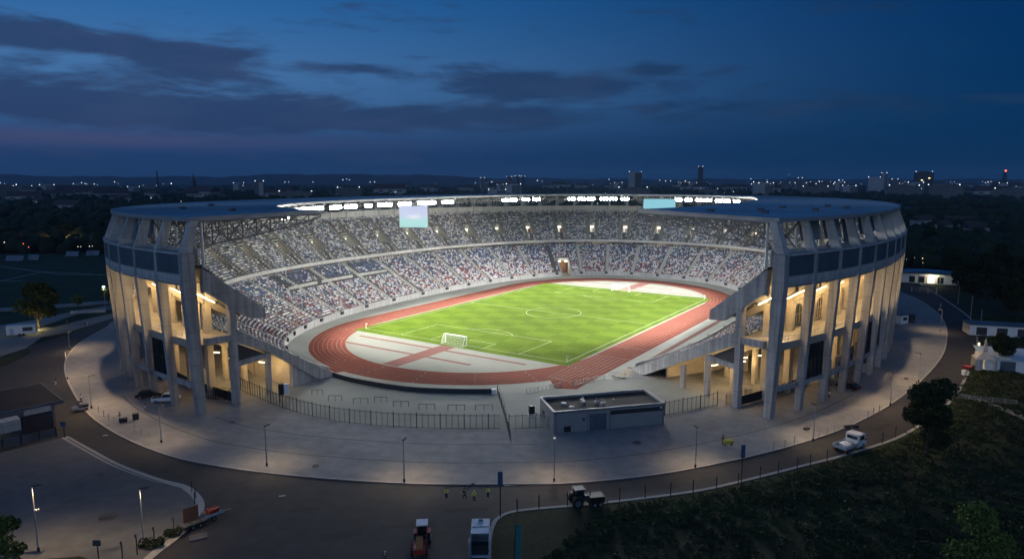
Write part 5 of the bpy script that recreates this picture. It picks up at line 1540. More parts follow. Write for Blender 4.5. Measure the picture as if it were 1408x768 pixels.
def skin_obj(name, J, E_, m, parent, root=0):
    me = bpy.data.meshes.new(name); me.from_pydata([j[0] for j in J], E_, []); me.materials.append(m)
    o = bpy.data.objects.new(name, me); COL.objects.link(o)
    if parent is not None: o.parent = parent
    sk = o.modifiers.new('Skin', 'SKIN')
    if not me.skin_vertices: return o
    for i, j in enumerate(J):
        r_ = j[1]; me.skin_vertices[0].data[i].radius = (r_, r_) if not hasattr(r_, '__len__') else r_
    me.skin_vertices[0].data[root].use_root = True
    sk.use_smooth_shade = True
    sb_ = o.modifiers.new('Sub', 'SUBSURF'); sb_.levels = 1; sb_.render_levels = 1
    return o


def person(loc, rz, label, top=M_HIVIS, legs=M_NAVY, hat=None, stride=.0, arm=(.0, .0), lean=0.0, group=None, z=0.0):
    e = empty('person', label, 'person', loc, rz, group)
    l = lean
    hip = (0, -l * .3, .93); ch = (0, l, 1.30); nk = (0, l * 1.2, 1.48); hd = (0, l * 1.3 + .01, 1.60); tp = (0, l * 1.3 + .02, 1.70)
    J = [(hip, (.15, .11)), (ch, (.17, .12)), (nk, .06), (hd, .10), (tp, .085)]
    E_ = [(0, 1), (1, 2), (2, 3), (3, 4)]
    for s, st, ar in ((-1, stride, arm[0]), (1, -stride, arm[1])):
        b = len(J)
        J += [((s * .10, 0 - l * .3, .86), .095), ((s * .11, st * .55 + .03, .48), .062), ((s * .11, st, .07), .045), ((s * .12, st + .16, .04), .04)]
        E_ += [(0, b), (b, b + 1), (b + 1, b + 2), (b + 2, b + 3)]
        b = len(J)
        J += [((s * .21, l, 1.40), .06), ((s * .27, l + ar * .25, 1.13), .048), ((s * .27, l + ar * .55 + .06, .92 + abs(ar) * .3), .036), ((s * .27, l + ar * .6 + .09, .83 + abs(ar) * .38), .03)]
        E_ += [(1, b), (b, b + 1), (b + 1, b + 2), (b + 2, b + 3)]
    skin_obj('body', J, E_, M_SKIN, e)
    JT = [((0, -l * .3, .88), (.165, .125)), ((0, l * .4, 1.12), (.17, .13)), ((0, l, 1.32), (.185, .135)), ((0, l * 1.1, 1.43), (.09, .08))]; ET = [(0, 1), (1, 2), (2, 3)]
    for s, ar in ((-1, arm[0]), (1, arm[1])):
        b = len(JT); JT += [((s * .21, l, 1.40), .075), ((s * .275, l + ar * .25, 1.12), .06)]; ET += [(2, b), (b, b + 1)]
    skin_obj('jacket', JT, ET, top, e)
    JL = [((0, -l * .3, .92), (.16, .12))]; EL = []
    for s, st in ((-1, stride), (1, -stride)):
        b = len(JL); JL += [((s * .10, -l * .3, .84), .105), ((s * .11, st * .55 + .03, .48), .075), ((s * .11, st, .12), .06)]; EL += [(0, b), (b, b + 1), (b + 1, b + 2)]
    skin_obj('trousers', JL, EL, legs, e)
    m_ = MB(); m_.ball((0, l * 1.3, 1.68), .125, 10, (1, 1.1, .85)); m_.build('helmet' if hat else 'hair', hat or M_HAIR, e)
    f = MB(); f.ball((0, l * 1.3 + .115, 1.61), .022, 6); f.build('nose', M_SKIN, e)
    return e


ZR = -.126
person(gp(614, 686, ZR), 2.9, 'worker in yellow vest standing apart, leftmost of the four on the road', stride=.12, arm=(.1, .3))
person(gp(639, 686.5, ZR), 1.2, 'person in black carrying a pole among the workers on the road', top=M_BLK, legs=M_BLK, stride=.28, arm=(.6, .2), lean=.06)
person(gp(652, 690, ZR), 3.0, 'worker in yellow vest and white helmet, nearest of the four on the road', hat=M_WHITE, arm=(.3, .5), stride=.1)
person(gp(671, 684.5, ZR), 2.6, 'worker in yellow vest without helmet, rightmost of the four on the road', stride=.06)
e = MB(); q = gp(641, 683, ZR); e.tube((q.x, q.y, .9), (q.x + .9, q.y + .5, 1.6), .05, 5); e.box((q.x + .95, q.y + .52, 1.62), (.5, .12, .12), .4); e.build('broom', M_BLK, label='dark pole with a brush held by the worker in black', cat='broom')
person(gp(994, 611), .6, 'person in dark blue standing beside the yellow handcart', top=M_NAVY)
person(gp(112, 553), 2.0, 'person in white top standing behind the utility cart at the left kerb', top=M_WCL, legs=M_BLK)
person(gp(77, 529), 2.6, 'person in white trousers walking alone on the left road', top=M_BLK, legs=M_WCL, stride=.2, z=-.1)
person(gp(166, 579), 1.2, 'person pushing a black trolley near the left bollards', top=M_GCL, legs=M_WCL, arm=(.8, .8), lean=.08)
person(gp(200, 567), 2.2, 'person in pale clothes standing between the black bin and the parked cars', top=M_WCL, legs=M_GCL)
person(gp(235, 531), 2.0, 'worker in yellow vest behind the white pickup under the left stand', top=M_HIVIS)
person(gp(257, 537), 2.4, 'person in dark jacket between the front pillars of the left stand', top=M_BLK, legs=M_GCL)
person(gp(93, 447), 2.4, 'person in dark coat on the paved path behind the left road', top=M_BLK, legs=M_BLK)
person(gp(120, 448), 2.0, 'person in white on the paved path behind the left road', top=M_WCL, legs=M_WCL); person(gp(117.5, 447.5), 1.6, 'person in grey beside the one in white on the paved path', top=M_GCL, legs=M_NAVY)
person(gp(62, 592), 1.6, 'person in yellow jacket under the roof of the pavilion', top=M_HIVIS, legs=M_BLK)
person(gp(1293, 423, ZR), 1.2, 'person in white walking on the far bend of the right road', top=M_WCL, legs=M_WCL)
person(gp(1337, 479, ZR), 1.2, 'person in black at the outer kerb by the white tent', top=M_BLK, legs=M_BLK); person(gp(1344, 487), 1.9, 'person in dark clothes by the lit tent entrance', top=M_NAVY, legs=M_BLK)
person(gp(530, 776, ZR), 3.0, 'person with pale cap at the bottom edge left of the red tractor', top=M_NAVY, hat=M_WHITE)
person(gp(1140, 548), 1.6, 'person in pale jacket by the kiosks under the right stand', top=M_WCL, legs=M_NAVY)

# ------------------------------------------------------------------ vehicles
M_TYRE = mat('tyre', (.015, .015, .016), .85, .1, 6); M_RIM = mat('wheel_rim', (.35, .35, .36), .4, .1, 4, metal=.6); M_CARG = glass_mat('car_glass', (.012, .015, .018), .08)
M_VWHITE = mat('vehicle_white', (.70, .71, .72), .35, .06, 1.5, spec=.5); M_VBLACK = mat('vehicle_black', (.012, .013, .015), .3, .1, 2, spec=.5); M_VRED = mat('vehicle_red', (.30, .03, .02), .4, .15, 2, spec=.5); M_VORANGE = mat('vehicle_orange', (.36, .12, .03), .45, .15, 2); M_VGREEN = mat('vehicle_green', (.03, .055, .04), .45, .15, 2); M_LIGHTB = mat('pale_blue_paint', (.42, .52, .60), .4, .08, 1)
M_HEAD = mat('headlamp_glass', (.6, .6, .6), .2, .05, 5); M_TAIL = mat('tail_glass', (.35, .02, .02), .3, .05, 5)


def wheels(e, xs, ys, r, w):
    for y in ys:
        for s in (-1, 1):
            t = MB().wheel((s * xs, y, r), r, w).build('wheel', M_TYRE, e); MB().wheel((s * (xs + w * .42), y, r), r * .55, w * .25).build('rim', M_RIM, t)


def car(loc, rz, label, body=M_VWHITE, pickup=False, L=4.6, W=1.82):
    e = empty('pickup' if pickup else 'parked_car', label, 'car', loc, rz); h = L / 2
    if pickup: prof = [(-h, .45), (h, .45), (h, .9), (h - .35, 1.08), (h - 1.25, 1.15), (-h, 1.12)]
    else: prof = [(-h, .4), (h, .4), (h, .8), (h - .3, .95), (h - 1.3, 1.02), (-h + .5, 1.05), (-h, .95)]
    MB().profile(prof, -W / 2, W / 2).build('body', body, e)
    cab = [(h - 1.2, 1.1), (h - 1.9, 1.72), (-.35 if pickup else -h + 1.1, 1.74), (-.75 if pickup else -h + .35, 1.1)]
    if not pickup: cab = [(a, b - .28 if b > 1.2 else b - .12) for a, b in cab]
    MB().profile(cab, -W / 2 + .12, W / 2 - .12).build('cabin_glass', M_CARG, e)
    top = max(b for a, b in cab); MB().box((0, (cab[1][0] + cab[2][0]) / 2, top + .02), (W - .22, cab[1][0] - cab[2][0] + .05, .06)).build('roof', body, e)
    pl_ = MB()
    for s in (-1, 1):
        for a, b in ((0, 1), (3, 2)): pl_.tube((s * (W / 2 - .1), cab[a][0], cab[a][1]), (s * (W / 2 - .1), cab[b][0], cab[b][1]), .05, 4)
    pl_.build('window_pillar', body, e)
    if pickup: MB().box((0, -h + .95, 1.06), (W - .25, 1.6, .2)).build('load_bed', M_BLACK, e)
    for s in (-1, 1):
        MB().box((s * (W / 2 - .28), h + .01, .78), (.34, .06, .16)).build('headlight', M_HEAD, e); MB().box((s * (W / 2 - .2), -h - .01, .85), (.24, .05, .18)).build('tail_light', M_TAIL, e)
        MB().box((s * (W / 2 + .1), h - 1.5, 1.12), (.2, .12, .15)).build('mirror', body, e)
    MB().box((0, h + .03, .5), (W * .9, .1, .18)).build('bumper', M_BLACK, e)
    wheels(e, W / 2 - .1, (h - .85, -h + .85), .36, .24); return e


car(gp(229, 552), -1.32, 'white pickup parked beside the front pillars under the left stand', M_VWHITE, True, 5.2)
car(gp(205, 546), -1.2, 'black car parked left of the white pickup under the left stand', M_VBLACK, False, 4.8)
car(gp(1166, 534), .6, 'black car under the right stand beside the kiosk doors', M_VBLACK)
car(gp(1206, 478), .5, 'dark car parked far along under the right stand', M_VBLACK)


def flatbed(loc, rz, label):
    e = empty('flatbed_truck', label, 'truck', loc, rz)
    MB().profile([(.5, .55), (2.75, .55), (2.85, 1.25), (2.72, 1.42), (2.3, 2.38), (.62, 2.42), (.5, 1.4)], -.98, .98).build('cab', M_VWHITE, e)
    MB().profile([(2.70, 1.50), (2.35, 2.28), (2.39, 2.29), (2.76, 1.50)], -.85, .85).build('windscreen', M_CARG, e)
    for s in (-1, 1): MB().box((s * .985, 1.55, 1.82), (.03, 1.2, .6)).build('side_window', M_CARG, e); MB().box((s * 1.1, 2.3, 1.5), (.14, .1, .3)).build('mirror', M_BLACK, e); MB().box((s * .7, 2.83, .9), (.35, .05, .2)).build('headlight', M_HEAD, e); MB().box((s * .8, -3.03, .75), (.3, .05, .16)).build('tail_light', M_TAIL, e)
    MB().box((0, .49, 1.9), (1.5, .03, .5)).build('rear_window', M_CARG, e)
    MB().box((0, -1.3, .95), (2.1, 3.4, .14)).build('load_bed', M_STEEL, e)
    m_ = MB(); m_.box((-1.05, -1.3, 1.2), (.06, 3.4, .4)); m_.box((1.05, -1.3, 1.2), (.06, 3.4, .4)); m_.box((0, -3.0, 1.2), (2.1, .06, .4)); m_.build('side_board', M_STEELP, e)
    MB().box((0, -.2, .62), (.8, 5.2, .25)).build('chassis', M_BLACK, e); wheels(e, .85, (2.0, -1.9), .40, .28); e.scale = (1.12, 1.12, 1.1); return e


q = gp(1168, 618, ZR); d_ = gp(1196, 606, ZR) - gp(1146, 628, ZR)
flatbed(q, math.atan2(d_.y, d_.x) - math.pi / 2, 'white flatbed truck driving along the road beside the verge')
rz = math.atan2(d_.y, d_.x) - math.pi / 2; m_ = MB(); Mq = Matrix.Rotation(rz, 3, 'Z')
for (a, b, c) in ((-.4, -.9, .35), (.35, -1.1, .3), (-.1, -1.9, .4), (.5, -2.1, .28), (-.55, -1.6, .25)): p = q + Mq @ Vector((a, b, 1.28 + .13 * c)); m_.box(p, (.9 * c + .4, .8, .28 + c * .3), rz + a)
m_.build('tarpaulin', M_VWHITE, label='heap of white sheets lying on the bed of the flatbed truck', cat='tarpaulin')


def tractor(loc, rz, label, body, roofm, big=True):
    e = empty('tractor', label, 'tractor', loc, rz)
    MB().profile([(.1, .75), (1.75, .7), (1.8, 1.25), (1.6, 1.4), (.1, 1.5)], -.38, .38).build('bonnet', body, e)
    MB().box((0, -.55, .85), (.9, 1.4, .5)).build('chassis', M_BLACK, e)
    for sx in (-.62, .62):
        for (ya, yb) in ((.15, .05), (-1.15, -1.0)): MB().tube((sx, ya, 1.2), (sx * .92, yb, 2.45), .05, 5).build('cab_pillar', body, e)
    MB().box((0, -.5, 1.8), (1.12, 1.1, 1.05)).build('cab_glass', M_CARG, e); MB().box((0, -.48, 2.5), (1.4, 1.5, .14)).build('cab_roof', roofm, e)
    for s in (-1, 1):
        t = MB().wheel((s * .82, -.85, .78), .78, .42).build('rear_wheel', M_TYRE, e); MB().wheel((s * .98, -.85, .78), .42, .16).build('rim', roofm, t)
        t = MB().wheel((s * .70, 1.25, .48), .48, .30).build('front_wheel', M_TYRE, e); MB().wheel((s * .82, 1.25, .48), .26, .12).build('rim', roofm, t)
        MB().box((s * .8, -.85, 1.62), (.5, 1.2, .08)).build('mudguard', body, e); MB().ball((s * .3, 1.82, 1.1), .09, 6).build('headlight', M_HEAD, e)
    MB().tube((.25, 1.1, 1.4), (.25, 1.1, 2.1), .05, 6).build('exhaust', M_BLACK, e); return e


tractor(gp(800, 694, ZR), -1.35, 'dark green tractor with cab stopped at the verge kerb', M_VGREEN, M_PANEL)
tr = gp(819, 693, ZR); e = empty('tipping_trailer', 'dark tipping trailer in front of the green tractor, tailboard down', 'trailer', tr, -1.35)
MB().box((0, 0, 1.0), (1.7, 2.0, .9)).build('load_box', M_VBLACK, e); MB().box((0, 1.35, .7), (1.6, .06, 1.2), M=Matrix.Rotation(.6, 3, 'X')).build('tailboard', M_STEEL, e); wheels(e, .8, (.4, -.4), .36, .24)
tractor(gp(581, 741, ZR), .10, 'red tractor with white cab roof on the open asphalt', M_VRED, M_VWHITE)
e = empty('implement_trailer', 'low red and orange machine towed behind the red tractor', 'trailer', gp(577, 760, ZR), .10)
MB().box((0, 0, .8), (1.5, 2.4, .5)).build('frame', M_VRED, e); MB().profile([(-1.0, 1.05), (1.2, 1.05), (.9, 1.7), (-.6, 1.6)], -.4, .4).build('hopper', M_VORANGE, e); MB().tube((0, 1.2, .8), (0, 2.3, .7), .07, 5).build('drawbar', M_BLACK, e); wheels(e, .85, (-.5,), .5, .3)


def boxvan(loc, rz, label):
    e = empty('box_van', label, 'van', loc, rz)
    MB().profile([(1.5, .5), (3.2, .5), (3.25, 1.15), (2.9, 1.35), (2.3, 2.15), (1.5, 2.2)], -.95, .95).build('cab', M_LIGHTB, e); MB().profile([(2.93, 1.37), (2.36, 2.1), (2.40, 2.12), (2.98, 1.4)], -.85, .85).build('windscreen', M_CARG, e)
    b = MB(); b.box((-1.06, -.9, 1.75), (.06, 4.6, 2.3)); b.box((1.06, -.9, 1.75), (.06, 4.6, 2.3)); b.box((0, 1.37, 1.75), (2.06, .06, 2.3)); b.box((0, -.9, .62), (2.18, 4.6, .1)); b.build('cargo_box', M_LIGHTB, e)
    MB().box((0, -.35, 2.95), (2.2, 3.5, .08)).build('box_roof', M_LIGHTB, e); MB().box((0, -.6, 3.0), (2.0, .12, .05)).build('roof_rib', M_STEEL, e)
    MB().box((0, 1.0, 3.1), (.5, .5, .15)).build('roof_hatch', M_STEEL, e)
    MB().box((0, -2.4, 1.3), (1.9, 1.0, 1.1)).build('interior_shade', M_BLACK, e)  # black block paints the shade inside the open cargo box
    for s in (-1, 1): MB().box((s * 1.25, -3.3, 1.75), (.05, .9, 2.2)).build('rear_door', M_LIGHTB, e); MB().box((s * 1.1, 2.5, 1.6), (.16, .1, .35)).build('mirror', M_BLACK, e); MB().box((s * .7, 3.24, .85), (.3, .06, .2)).build('headlight', M_HEAD, e)
    wheels(e, .88, (2.3, -1.9), .38, .28); return e


boxvan(gp(661, 752, ZR), .02, 'pale blue box van with open rear doors on the asphalt near the verge')


def cart(loc, rz, label):
    e = empty('utility_cart', label, 'cart', loc, rz)
    MB().profile([(-1.3, .4), (1.3, .4), (1.35, .75), (.9, 1.0), (.3, .7), (-1.3, .75)], -.65, .65).build('body', M_VWHITE, e); MB().box((0, -.75, .95), (1.25, 1.0, .45)).build('load_box', M_VBLACK, e); MB().box((0, .05, .85), (1.0, .5, .25)).build('seat', M_BLACK, e)
    c = MB()
    for sx in (-.55, .55):
        for y_ in (.75, -.2): c.tube((sx, y_, .8), (sx, y_ - .1, 1.75), .03, 4)
    c.build('roof_post', M_RAIL, e); MB().box((0, .2, 1.78), (1.2, 1.2, .06)).build('roof', M_NAVY, e); wheels(e, .6, (.85, -.85), .28, .2); return e


cart(gp(111, 564), 2.3, 'small white and dark utility cart at the left plaza kerb')
e = empty('hand_trolley', 'black boxy trolley pushed by the person near the left bollards', 'trolley', gp(170, 580), .4); MB().box((0, 0, .55), (1.3, .8, .6)).build('tray', M_BLACK, e); MB().path([(-.4, -.4, .6), (-.4, -.8, 1.0), (.4, -.8, 1.0), (.4, -.4, .6)], .03, 4).build('handle', M_RAIL, e); wheels(e, .5, (-.25, .25), .18, .1)
e = empty('waste_bin', 'dark square bin standing alone on the left plaza', 'bin', gp(187, 576), .4); MB().box((0, 0, .6), (1.0, .9, 1.1)).build('body', M_BLACK, e); MB().box((0, 0, 1.2), (1.1, 1.0, .12)).build('lid', M_STEEL, e)
e = empty('handcart', 'yellow and green handcart on the right plaza beside a person in blue', 'cart', gp(1001, 612), .2); M_YEL = mat('yellow_paint', (.40, .36, .06), .6, .15, 2)
MB().profile([(-.5, .5), (.5, .5), (.6, 1.0), (-.6, 1.0)], -.8, .8).build('tub', M_YEL, e); MB().path([(-.8, -.3, .8), (-1.5, -.3, 1.0), (-1.5, .3, 1.0), (-.8, .3, .8)], .04, 4).build('handle', M_RAIL, e); wheels(e, .6, (0,), .3, .12)
# trailer with red load, pallets and plate at the island edge
q = gp(293, 712, ZR); e = empty('car_trailer', 'small trailer with drawbar carrying a red load at the island edge', 'trailer', q, -.75)
MB().box((0, 0, .6), (1.5, 2.6, .16)).build('bed', M_STEEL, e); MB().tube((0, 1.3, .55), (0, 2.4, .5), .06, 5).build('drawbar', M_RAIL, e); m_ = MB()
for s in (-.75, .75): m_.box((s, 0, .85), (.05, 2.6, .35))
m_.build('side_board', M_STEELP, e); wheels(e, .8, (-.2,), .32, .2)
m_ = MB(); m_.box((0, 0, 1.05), (1.1, 1.3, .7), .1); m_.tube((-.4, -.4, 1.4), (.5, .3, 1.7), .08, 5); m_.build('machine', M_VRED, None, q, -.75, 'red machine lying on the small trailer', 'machine')
q = gp(268, 723, ZR); e = empty('flat_trailer', 'flat dark trailer stacked with pale boards below the board sign', 'trailer', q, -.75); MB().box((0, 0, .55), (1.8, 3.6, .16)).build('bed', M_BLACK, e); wheels(e, .8, (-.5, .4), .3, .2)
for i, (y_, lb) in enumerate(((1.2, 'pale board at the far end of the flat trailer'), (.0, 'pale board in the middle of the flat trailer'), (-1.2, 'pale board at the near end of the flat trailer'))):
    p = q + Matrix.Rotation(-.75, 3, 'Z') @ Vector((0, y_, .68)); m_ = MB(); m_.box((0, 0, 0), (1.7, 1.0, .10)); m_.box((0, 0, .08), (1.6, .9, .05)); m_.build('board', M_ISL, None, p, -.7 + .05 * i, lb, 'board')
p = gp(273, 738, ZR); m_ = MB(); m_.box((0, 0, .06), (2.1, 1.6, .12)); m_.box((0, 0, .13), (1.9, 1.4, .03)); m_.build('road_plate', M_ISL, None, p, .5, 'grey steel plate lying on the asphalt below the flat trailer', 'plate')
q = gp(236, 738); e = empty('bush', 'small dark bush on the island kerb left of the board sign', 'bush', q); V, Q = leaf_cloud([(0, 0, .5), (.7, .2, .7), (-.6, .3, .4)], [.6, .55, .5], 400, .16); link('foliage', mesh_np('foliage', V, Q, [M_LEAFD]), e)
q = gp(208, 752); e = empty('bush', 'dark bush around the foot of the island lamp post', 'bush', q); V, Q = leaf_cloud([(0, 0, .5), (.9, .2, .6), (-1.0, .3, .4)], [.8, .6, .7], 500, .18); link('foliage', mesh_np('foliage', V, Q, [M_LEAFD]), e)
for (px, py, rz_, w, lb) in ((319, 580, 0, .9, 'flat dark manhole cover by the front pillar of the left stand'), (434, 640, .3, 1.1, 'dark manhole cover on the front plaza left of the central lamp'), (1109, 590, .4, 1.0, 'dark slab lying on the right plaza near the front pillar'), (1108, 589.5, 0, .5, None), (876, 608, .2, 1.4, 'shallow dark drain cover on the paving right of the service building'), (139, 651, .3, 1.2, 'dark drain cover on the paved island'), (148, 711, .2, 1.8, 'broken pale slab on the paved island'), (1246, 521, .3, .8, 'dark slab on the right plaza between two lamp posts'), (1105, 591, .1, .4, None), (1165, 587, .2, 1.0, 'low dark block by the right plaza kerb'), (1175, 586, .1, 1.2, 'longer dark block by the right plaza kerb')):
    if lb is None: continue
    p = gp(px, py); m_ = MB(); m_.tube((0, 0, 0), (0, 0, .05), w * .5, 12) if 'cover' in lb else m_.box((0, 0, .18), (w, w * .5, .36)); m_.box((0, 0, .055 if 'cover' in lb else .38), (w * .5, .08, .02)); m_.build('manhole_cover' if 'cover' in lb else 'stone_block', M_SIGND, None, p, rz_, lb, 'cover' if 'cover' in lb else 'block')

# ------------------------------------------------------------------ left edge: trailer, barrier, shelters
q = gp(31, 460.5); e = empty('site_trailer', 'white box trailer with dark panel parked under the broad tree', 'trailer', q, .42)
MB().box((0, 0, 1.75), (7.0, 2.4, 2.5)).build('body', M_WHITE, e); MB().box((0, 0, 3.04), (7.1, 2.5, .1)).build('roof', M_LIGHTB, e); MB().box((1.6, -1.22, 1.9), (2.4, .05, 1.1)).build('dark_panel', M_SIGND, e); MB().tube((3.5, 0, .6), (5.0, 0, .5), .08, 5).build('drawbar', M_BLACK, e); MB().box((-2.2, -1.22, 1.5), (1.0, .05, 1.9)).build('door', M_LIGHTB, e)
for y_ in (-1, 1):
    for x_ in (-.4, .5): MB().wheel((x_, y_ * 1.1, .38), .38, .22, 'y').build('wheel', M_TYRE, e)
e = empty('concrete_barrier', 'row of white concrete barrier pieces behind the left road', 'barrier', gp(122, 430), .3)
for i in range(4): MB().profile([(-.4, 0), (.4, 0), (.18, 1.0), (-.18, 1.0)], -5.2 + 2.6 * i, -2.75 + 2.6 * i).build('barrier_piece', M_CONCP, e)
for (x0, x1, py, lb) in ((9, 33, 358, 'first pale dugout shelter from the left on the dark sports field'), (39, 54, 357, 'second pale dugout shelter from the left on the dark sports field'), (91, 109, 352, 'third pale dugout shelter from the left on the dark sports field'), (119, 137, 351, 'fourth pale dugout shelter on the dark sports field, nearest the stadium')):
    a, b = gp(x0, py), gp(x1, py); w = (b - a).length; e = empty('dugout', lb, 'shelter', (a + b) / 2, 0, 'dugouts on the sports field')
    MB().profile([(-1, 0), (-.9, 0), (.5, 2.5), (1.6, 2.5), (1.6, 2.7), (.4, 2.7)], -w / 2, w / 2).build('shell', mat('shelter_shell', (.12, .16, .20), .6, .1, 1), e); MB().box((0, .8, .5), (w * .9, .5, .12)).build('bench', M_STEEL, e)
# ------------------------------------------------------------------ right edge: tent, sheds, kiosk
q = gp(1352, 507); e = empty('pagoda_tent', 'white pagoda tent with a sharp peak beyond the right road', 'tent', q, -.4)
m_ = MB(); w = 2.6
for (a, b) in (((-w, -w), (w, -w)), ((w, -w), (w, w)), ((w, w), (-w, w)), ((-w, w), (-w, -w))):
    m_.quad((*a, 3.0), (*b, 3.0), (b[0] * .25, b[1] * .25, 4.6), (a[0] * .25, a[1] * .25, 4.6)); m_.quad((a[0] * .25, a[1] * .25, 4.6), (b[0] * .25, b[1] * .25, 4.6), (0, 0, 8.6)); 
m_.build('tent_roof', M_CONCP, e)
MB().box((0, w, 1.5), (2 * w, .06, 3)).build('tent_wall', M_CONCP, e); MB().box((w, 0, 1.5), (.06, 2 * w - .1, 3)).build('tent_wall', M_CONCP, e); MB().box((-1.7, -w, 1.5), (1.8, .06, 3)).build('tent_wall', M_CONCP, e); e.scale = (.8, .8, .9)
m_ = MB()
for sx in (-1, 1):
    for sy in (-1, 1): m_.tube((sx * w, sy * w, 0), (sx * w, sy * w, 3.0), .06, 5)
m_.build('tent_pole', M_RAIL, e)
lamp('tent_lamp', 'POINT', q + Vector((-3.6, 0, 2.2)), 120, (1, .75, .4), None, .15)
q2 = gp(1345, 484); e = empty('lamp_column', 'short glowing lamp column at the entrance by the white tent', 'lamp', q2); MB().box((0, 0, 1.4), (.3, .3, 2.2)).build('light_panel', E_WIN, e); MB().box((0, 0, .15), (.5, .5, .3)).build('base', M_BLACK, e)
q = gp(1392, 512); e = empty('market_shed', 'long white shed with a ribbed pale blue roof behind the dark tree', 'shed', q, -.35)
MB().box((2, 4, 1.4), (15, 8, 2.8)).build('wall', M_WHITE, e); m_ = MB(); m_.profile([(-.4, 2.8), (8.4, 3.9), (8.4, 4.05), (-.4, 2.95)], -6, 10)
for i in range(16): m_.box((-5.6 + i, 4, 3.47), (.12, 8.8, .06), M=Matrix.Rotation(math.atan2(1.1, 8.8), 3, 'X'))
m_.build('roof', M_LIGHTB, e); MB().box((-1, -.03, 1.3), (3, .08, 2.4)).build('gate', M_PANEL, e)
q = gp(1366, 462); e = empty('market_shed', 'low shed with dark flat roof beyond the tent peak', 'shed', q, -.3); MB().box((3, 3, 1.5), (18, 6, 3)).build('wall', M_WHITE, e); MB().box((3, 3, 3.1), (18.6, 6.6, .2)).build('roof', M_PANEL, e)
for i in range(3): MB().box((-3 + 5 * i, -.03, 1.3), (2.6, .08, 2.2)).build('door', M_DARKW, e)
q = gp(1276, 390); e = empty('canopy_kiosk', 'lit kiosk with curved blue canopy roof behind the right stand', 'kiosk', q, -.45)
MB().box((0, 3, 2.0), (22, 5, 4.0)).build('wall', M_WHITE, e)
m_ = MB(); P = [(-13 + 26 * i / 12, 4.4 + .9 * math.sin(math.pi * i / 12)) for i in range(13)]
for a, b in zip(P, P[1:]): m_.hexa([(a[0], -3, a[1]), (b[0], -3, b[1]), (b[0], 6.5, b[1]), (a[0], 6.5, a[1]), (a[0], -3, a[1] + .3), (b[0], -3, b[1] + .3), (b[0], 6.5, b[1] + .3), (a[0], 6.5, a[1] + .3)])
M_BROOF = mat('blue_roof', (.06, .16, .26), .5, .12, .4); m_.build('canopy_roof', M_BROOF, e)
for x_ in (-6, -2.5, 1, 4.5): MB().box((x_, .47, 1.6), (2.2, .08, 2.6)).build('shop_window', E_WIN if x_ == 1 else M_GLAZ, e)
for x_ in (-11, -4, 4, 11): MB().tube((x_, -2.4, 0), (x_, -2.4, 4.5), .14, 6).build('post', M_RAIL, e)
lamp('kiosk_lamp', 'POINT', q + Vector((1, -2.0, 3.6)), 420, (1, .85, .6), None, .2)
e = empty('bus_shelter', 'small dark open shelter at the bend before the lit kiosk', 'shelter', gp(1270, 402), -.6); MB().box((0, 0, 2.6), (9, 2.2, .2)).build('roof', M_BLACK, e)
for x_ in (-4.2, -1.4, 1.4, 4.2): MB().box((x_, .8, 1.25), (.3, .2, 2.5)).build('post', M_STEELP, e)
MB().box((0, .7, .5), (7, .5, .12)).build('bench', M_BLACK, e)
for (px, py, h, lb) in ((1317, 418, 8, 'slim pale pole on the verge beyond the right road, leftmost of three'), (1334, 442, 10, 'slim pale pole on the verge beyond the right road, tallest of three'), (1348, 452, 7, 'slim pale pole on the verge beyond the right road, rightmost of three')):
    m_ = MB(); m_.tube((0, 0, 0), (0, 0, h * .8), .12, 6, .08); m_.tube((0, 0, h * .8), (0, 0, h * .8 + .1), .2, 6); m_.build('flag_pole', M_RAIL, None, gp(px, py), 0, lb, 'pole')
q = gp(1330, 508, ZR); e = empty('barrow', 'red barrow at the outer kerb of the right road', 'barrow', q, .4); MB().profile([(-.6, .4), (.6, .4), (.8, .9), (-.8, .9)], -.8, .8).build('tub', M_VRED, e); wheels(e, .6, (0,), .28, .14); MB().tube((0, .8, .7), (0, 1.7, 1.5), .05, 5).build('handle', M_BLACK, e)
q = gp(1326, 515, ZR); m_ = MB(); m_.box((0, 0, .5), (.9, .8, 1.0)); m_.box((0, 0, 1.04), (1.0, .9, .08)); m_.build('crate', M_WHITE, None, q, .3, 'white crate on the right road in front of the red barrow', 'crate')
e = empty('handrail', 'pale tube handrail beside the footpath right of the dark tree', 'railing', gp(1356, 553), -.42); m_ = MB()
for i in range(6): m_.tube((-5 + 2 * i, 0, 0), (-5 + 2 * i, 0, 1.1), .05, 4)
m_.build('post', M_RAIL, e); m_ = MB()
for h in (.4, .75, 1.1): m_.tube((-5, 0, h), (5, 0, h), .05, 4)
m_.build('rail', M_RAIL, e)
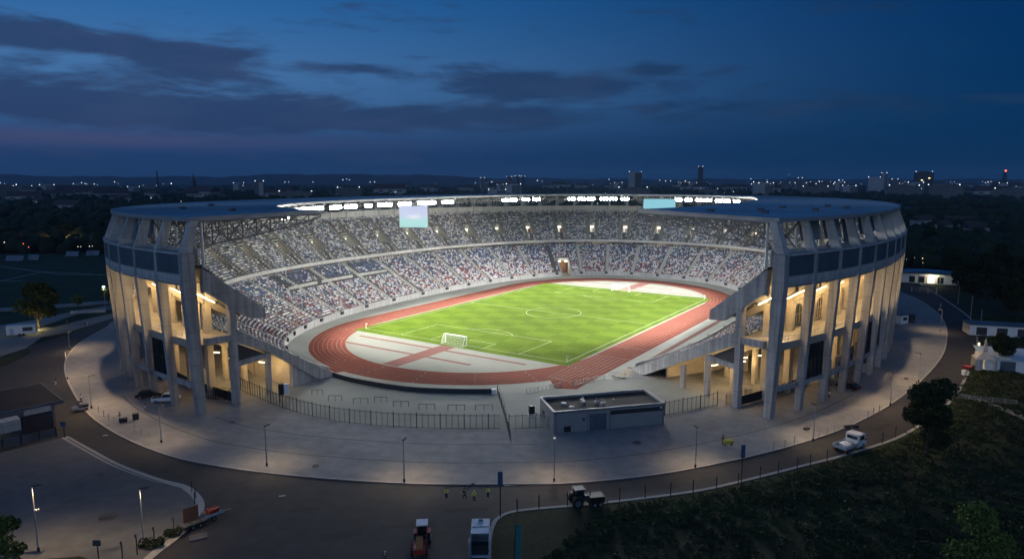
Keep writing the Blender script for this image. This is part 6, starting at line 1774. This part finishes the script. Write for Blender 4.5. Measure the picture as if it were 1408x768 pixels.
e = empty('kiosk_stall', 'white lit stall beside the pillars under the right stand', 'stall', gp(1187, 511), .8); MB().box((0, 0, 1.2), (1.8, 1.4, 2.2)).build('body', M_WHITE, e); MB().box((0, 0, 2.4), (2.1, 1.7, .12)).build('roof', M_BROOF, e); MB().box((0, -.72, 1.5), (1.3, .05, .8)).build('hatch', M_GLAZ, e)
for (px, py, w_, lb, m2) in ((1240, 444, 3.4, 'pale box kiosk on the far right plaza near the last pillars', M_WHITE), (1252, 443, 1.6, 'dark narrow kiosk right of the pale box kiosk', M_SIGND)):
    e = empty('ticket_kiosk', lb, 'kiosk', gp(px, py), .5); MB().box((0, 0, 1.3), (w_, 1.8, 2.6)).build('body', m2, e); MB().box((0, 0, 2.68), (w_ + .3, 2.1, .14)).build('roof', M_STEEL, e); MB().box((0, -.92, 1.5), (w_ * .6, .05, .9)).build('hatch', M_GLAZ, e)

# ------------------------------------------------------------------ haze over the plain
hm = bpy.data.materials.new('haze'); hm.use_nodes = True; _n = hm.node_tree; _n.nodes.remove(_n.nodes['Principled BSDF'])
_v = _n.nodes.new('ShaderNodeVolumePrincipled'); _v.inputs['Density'].default_value = 5e-5; _v.inputs['Color'].default_value = (.55, .75, 1.0, 1); _v.inputs['Anisotropy'].default_value = .0
_n.links.new(_v.outputs[0], _n.nodes['Material Output'].inputs['Volume'])
mb = MB(); mb.box((0, 5000, 84.5), (22000, 10600, 172)); mb.build('haze', hm, kind='stuff')

# ------------------------------------------------------------------ render settings
S.render.engine = 'CYCLES'
S.cycles.use_denoising = True
try: S.cycles.denoiser = 'OPENIMAGEDENOISE'
except Exception: pass
S.cycles.max_bounces = 5; S.cycles.diffuse_bounces = 3; S.cycles.glossy_bounces = 2; S.cycles.transmission_bounces = 2; S.cycles.transparent_max_bounces = 4
S.cycles.caustics_reflective = False; S.cycles.caustics_refractive = False
S.cycles.sample_clamp_indirect = 4; S.cycles.sample_clamp_direct = 0
S.cycles.use_light_tree = True
S.view_settings.view_transform = 'Standard'; S.view_settings.look = 'None'; S.view_settings.gamma = 1; S.view_settings.exposure = 0
S.view_settings.use_curve_mapping = False
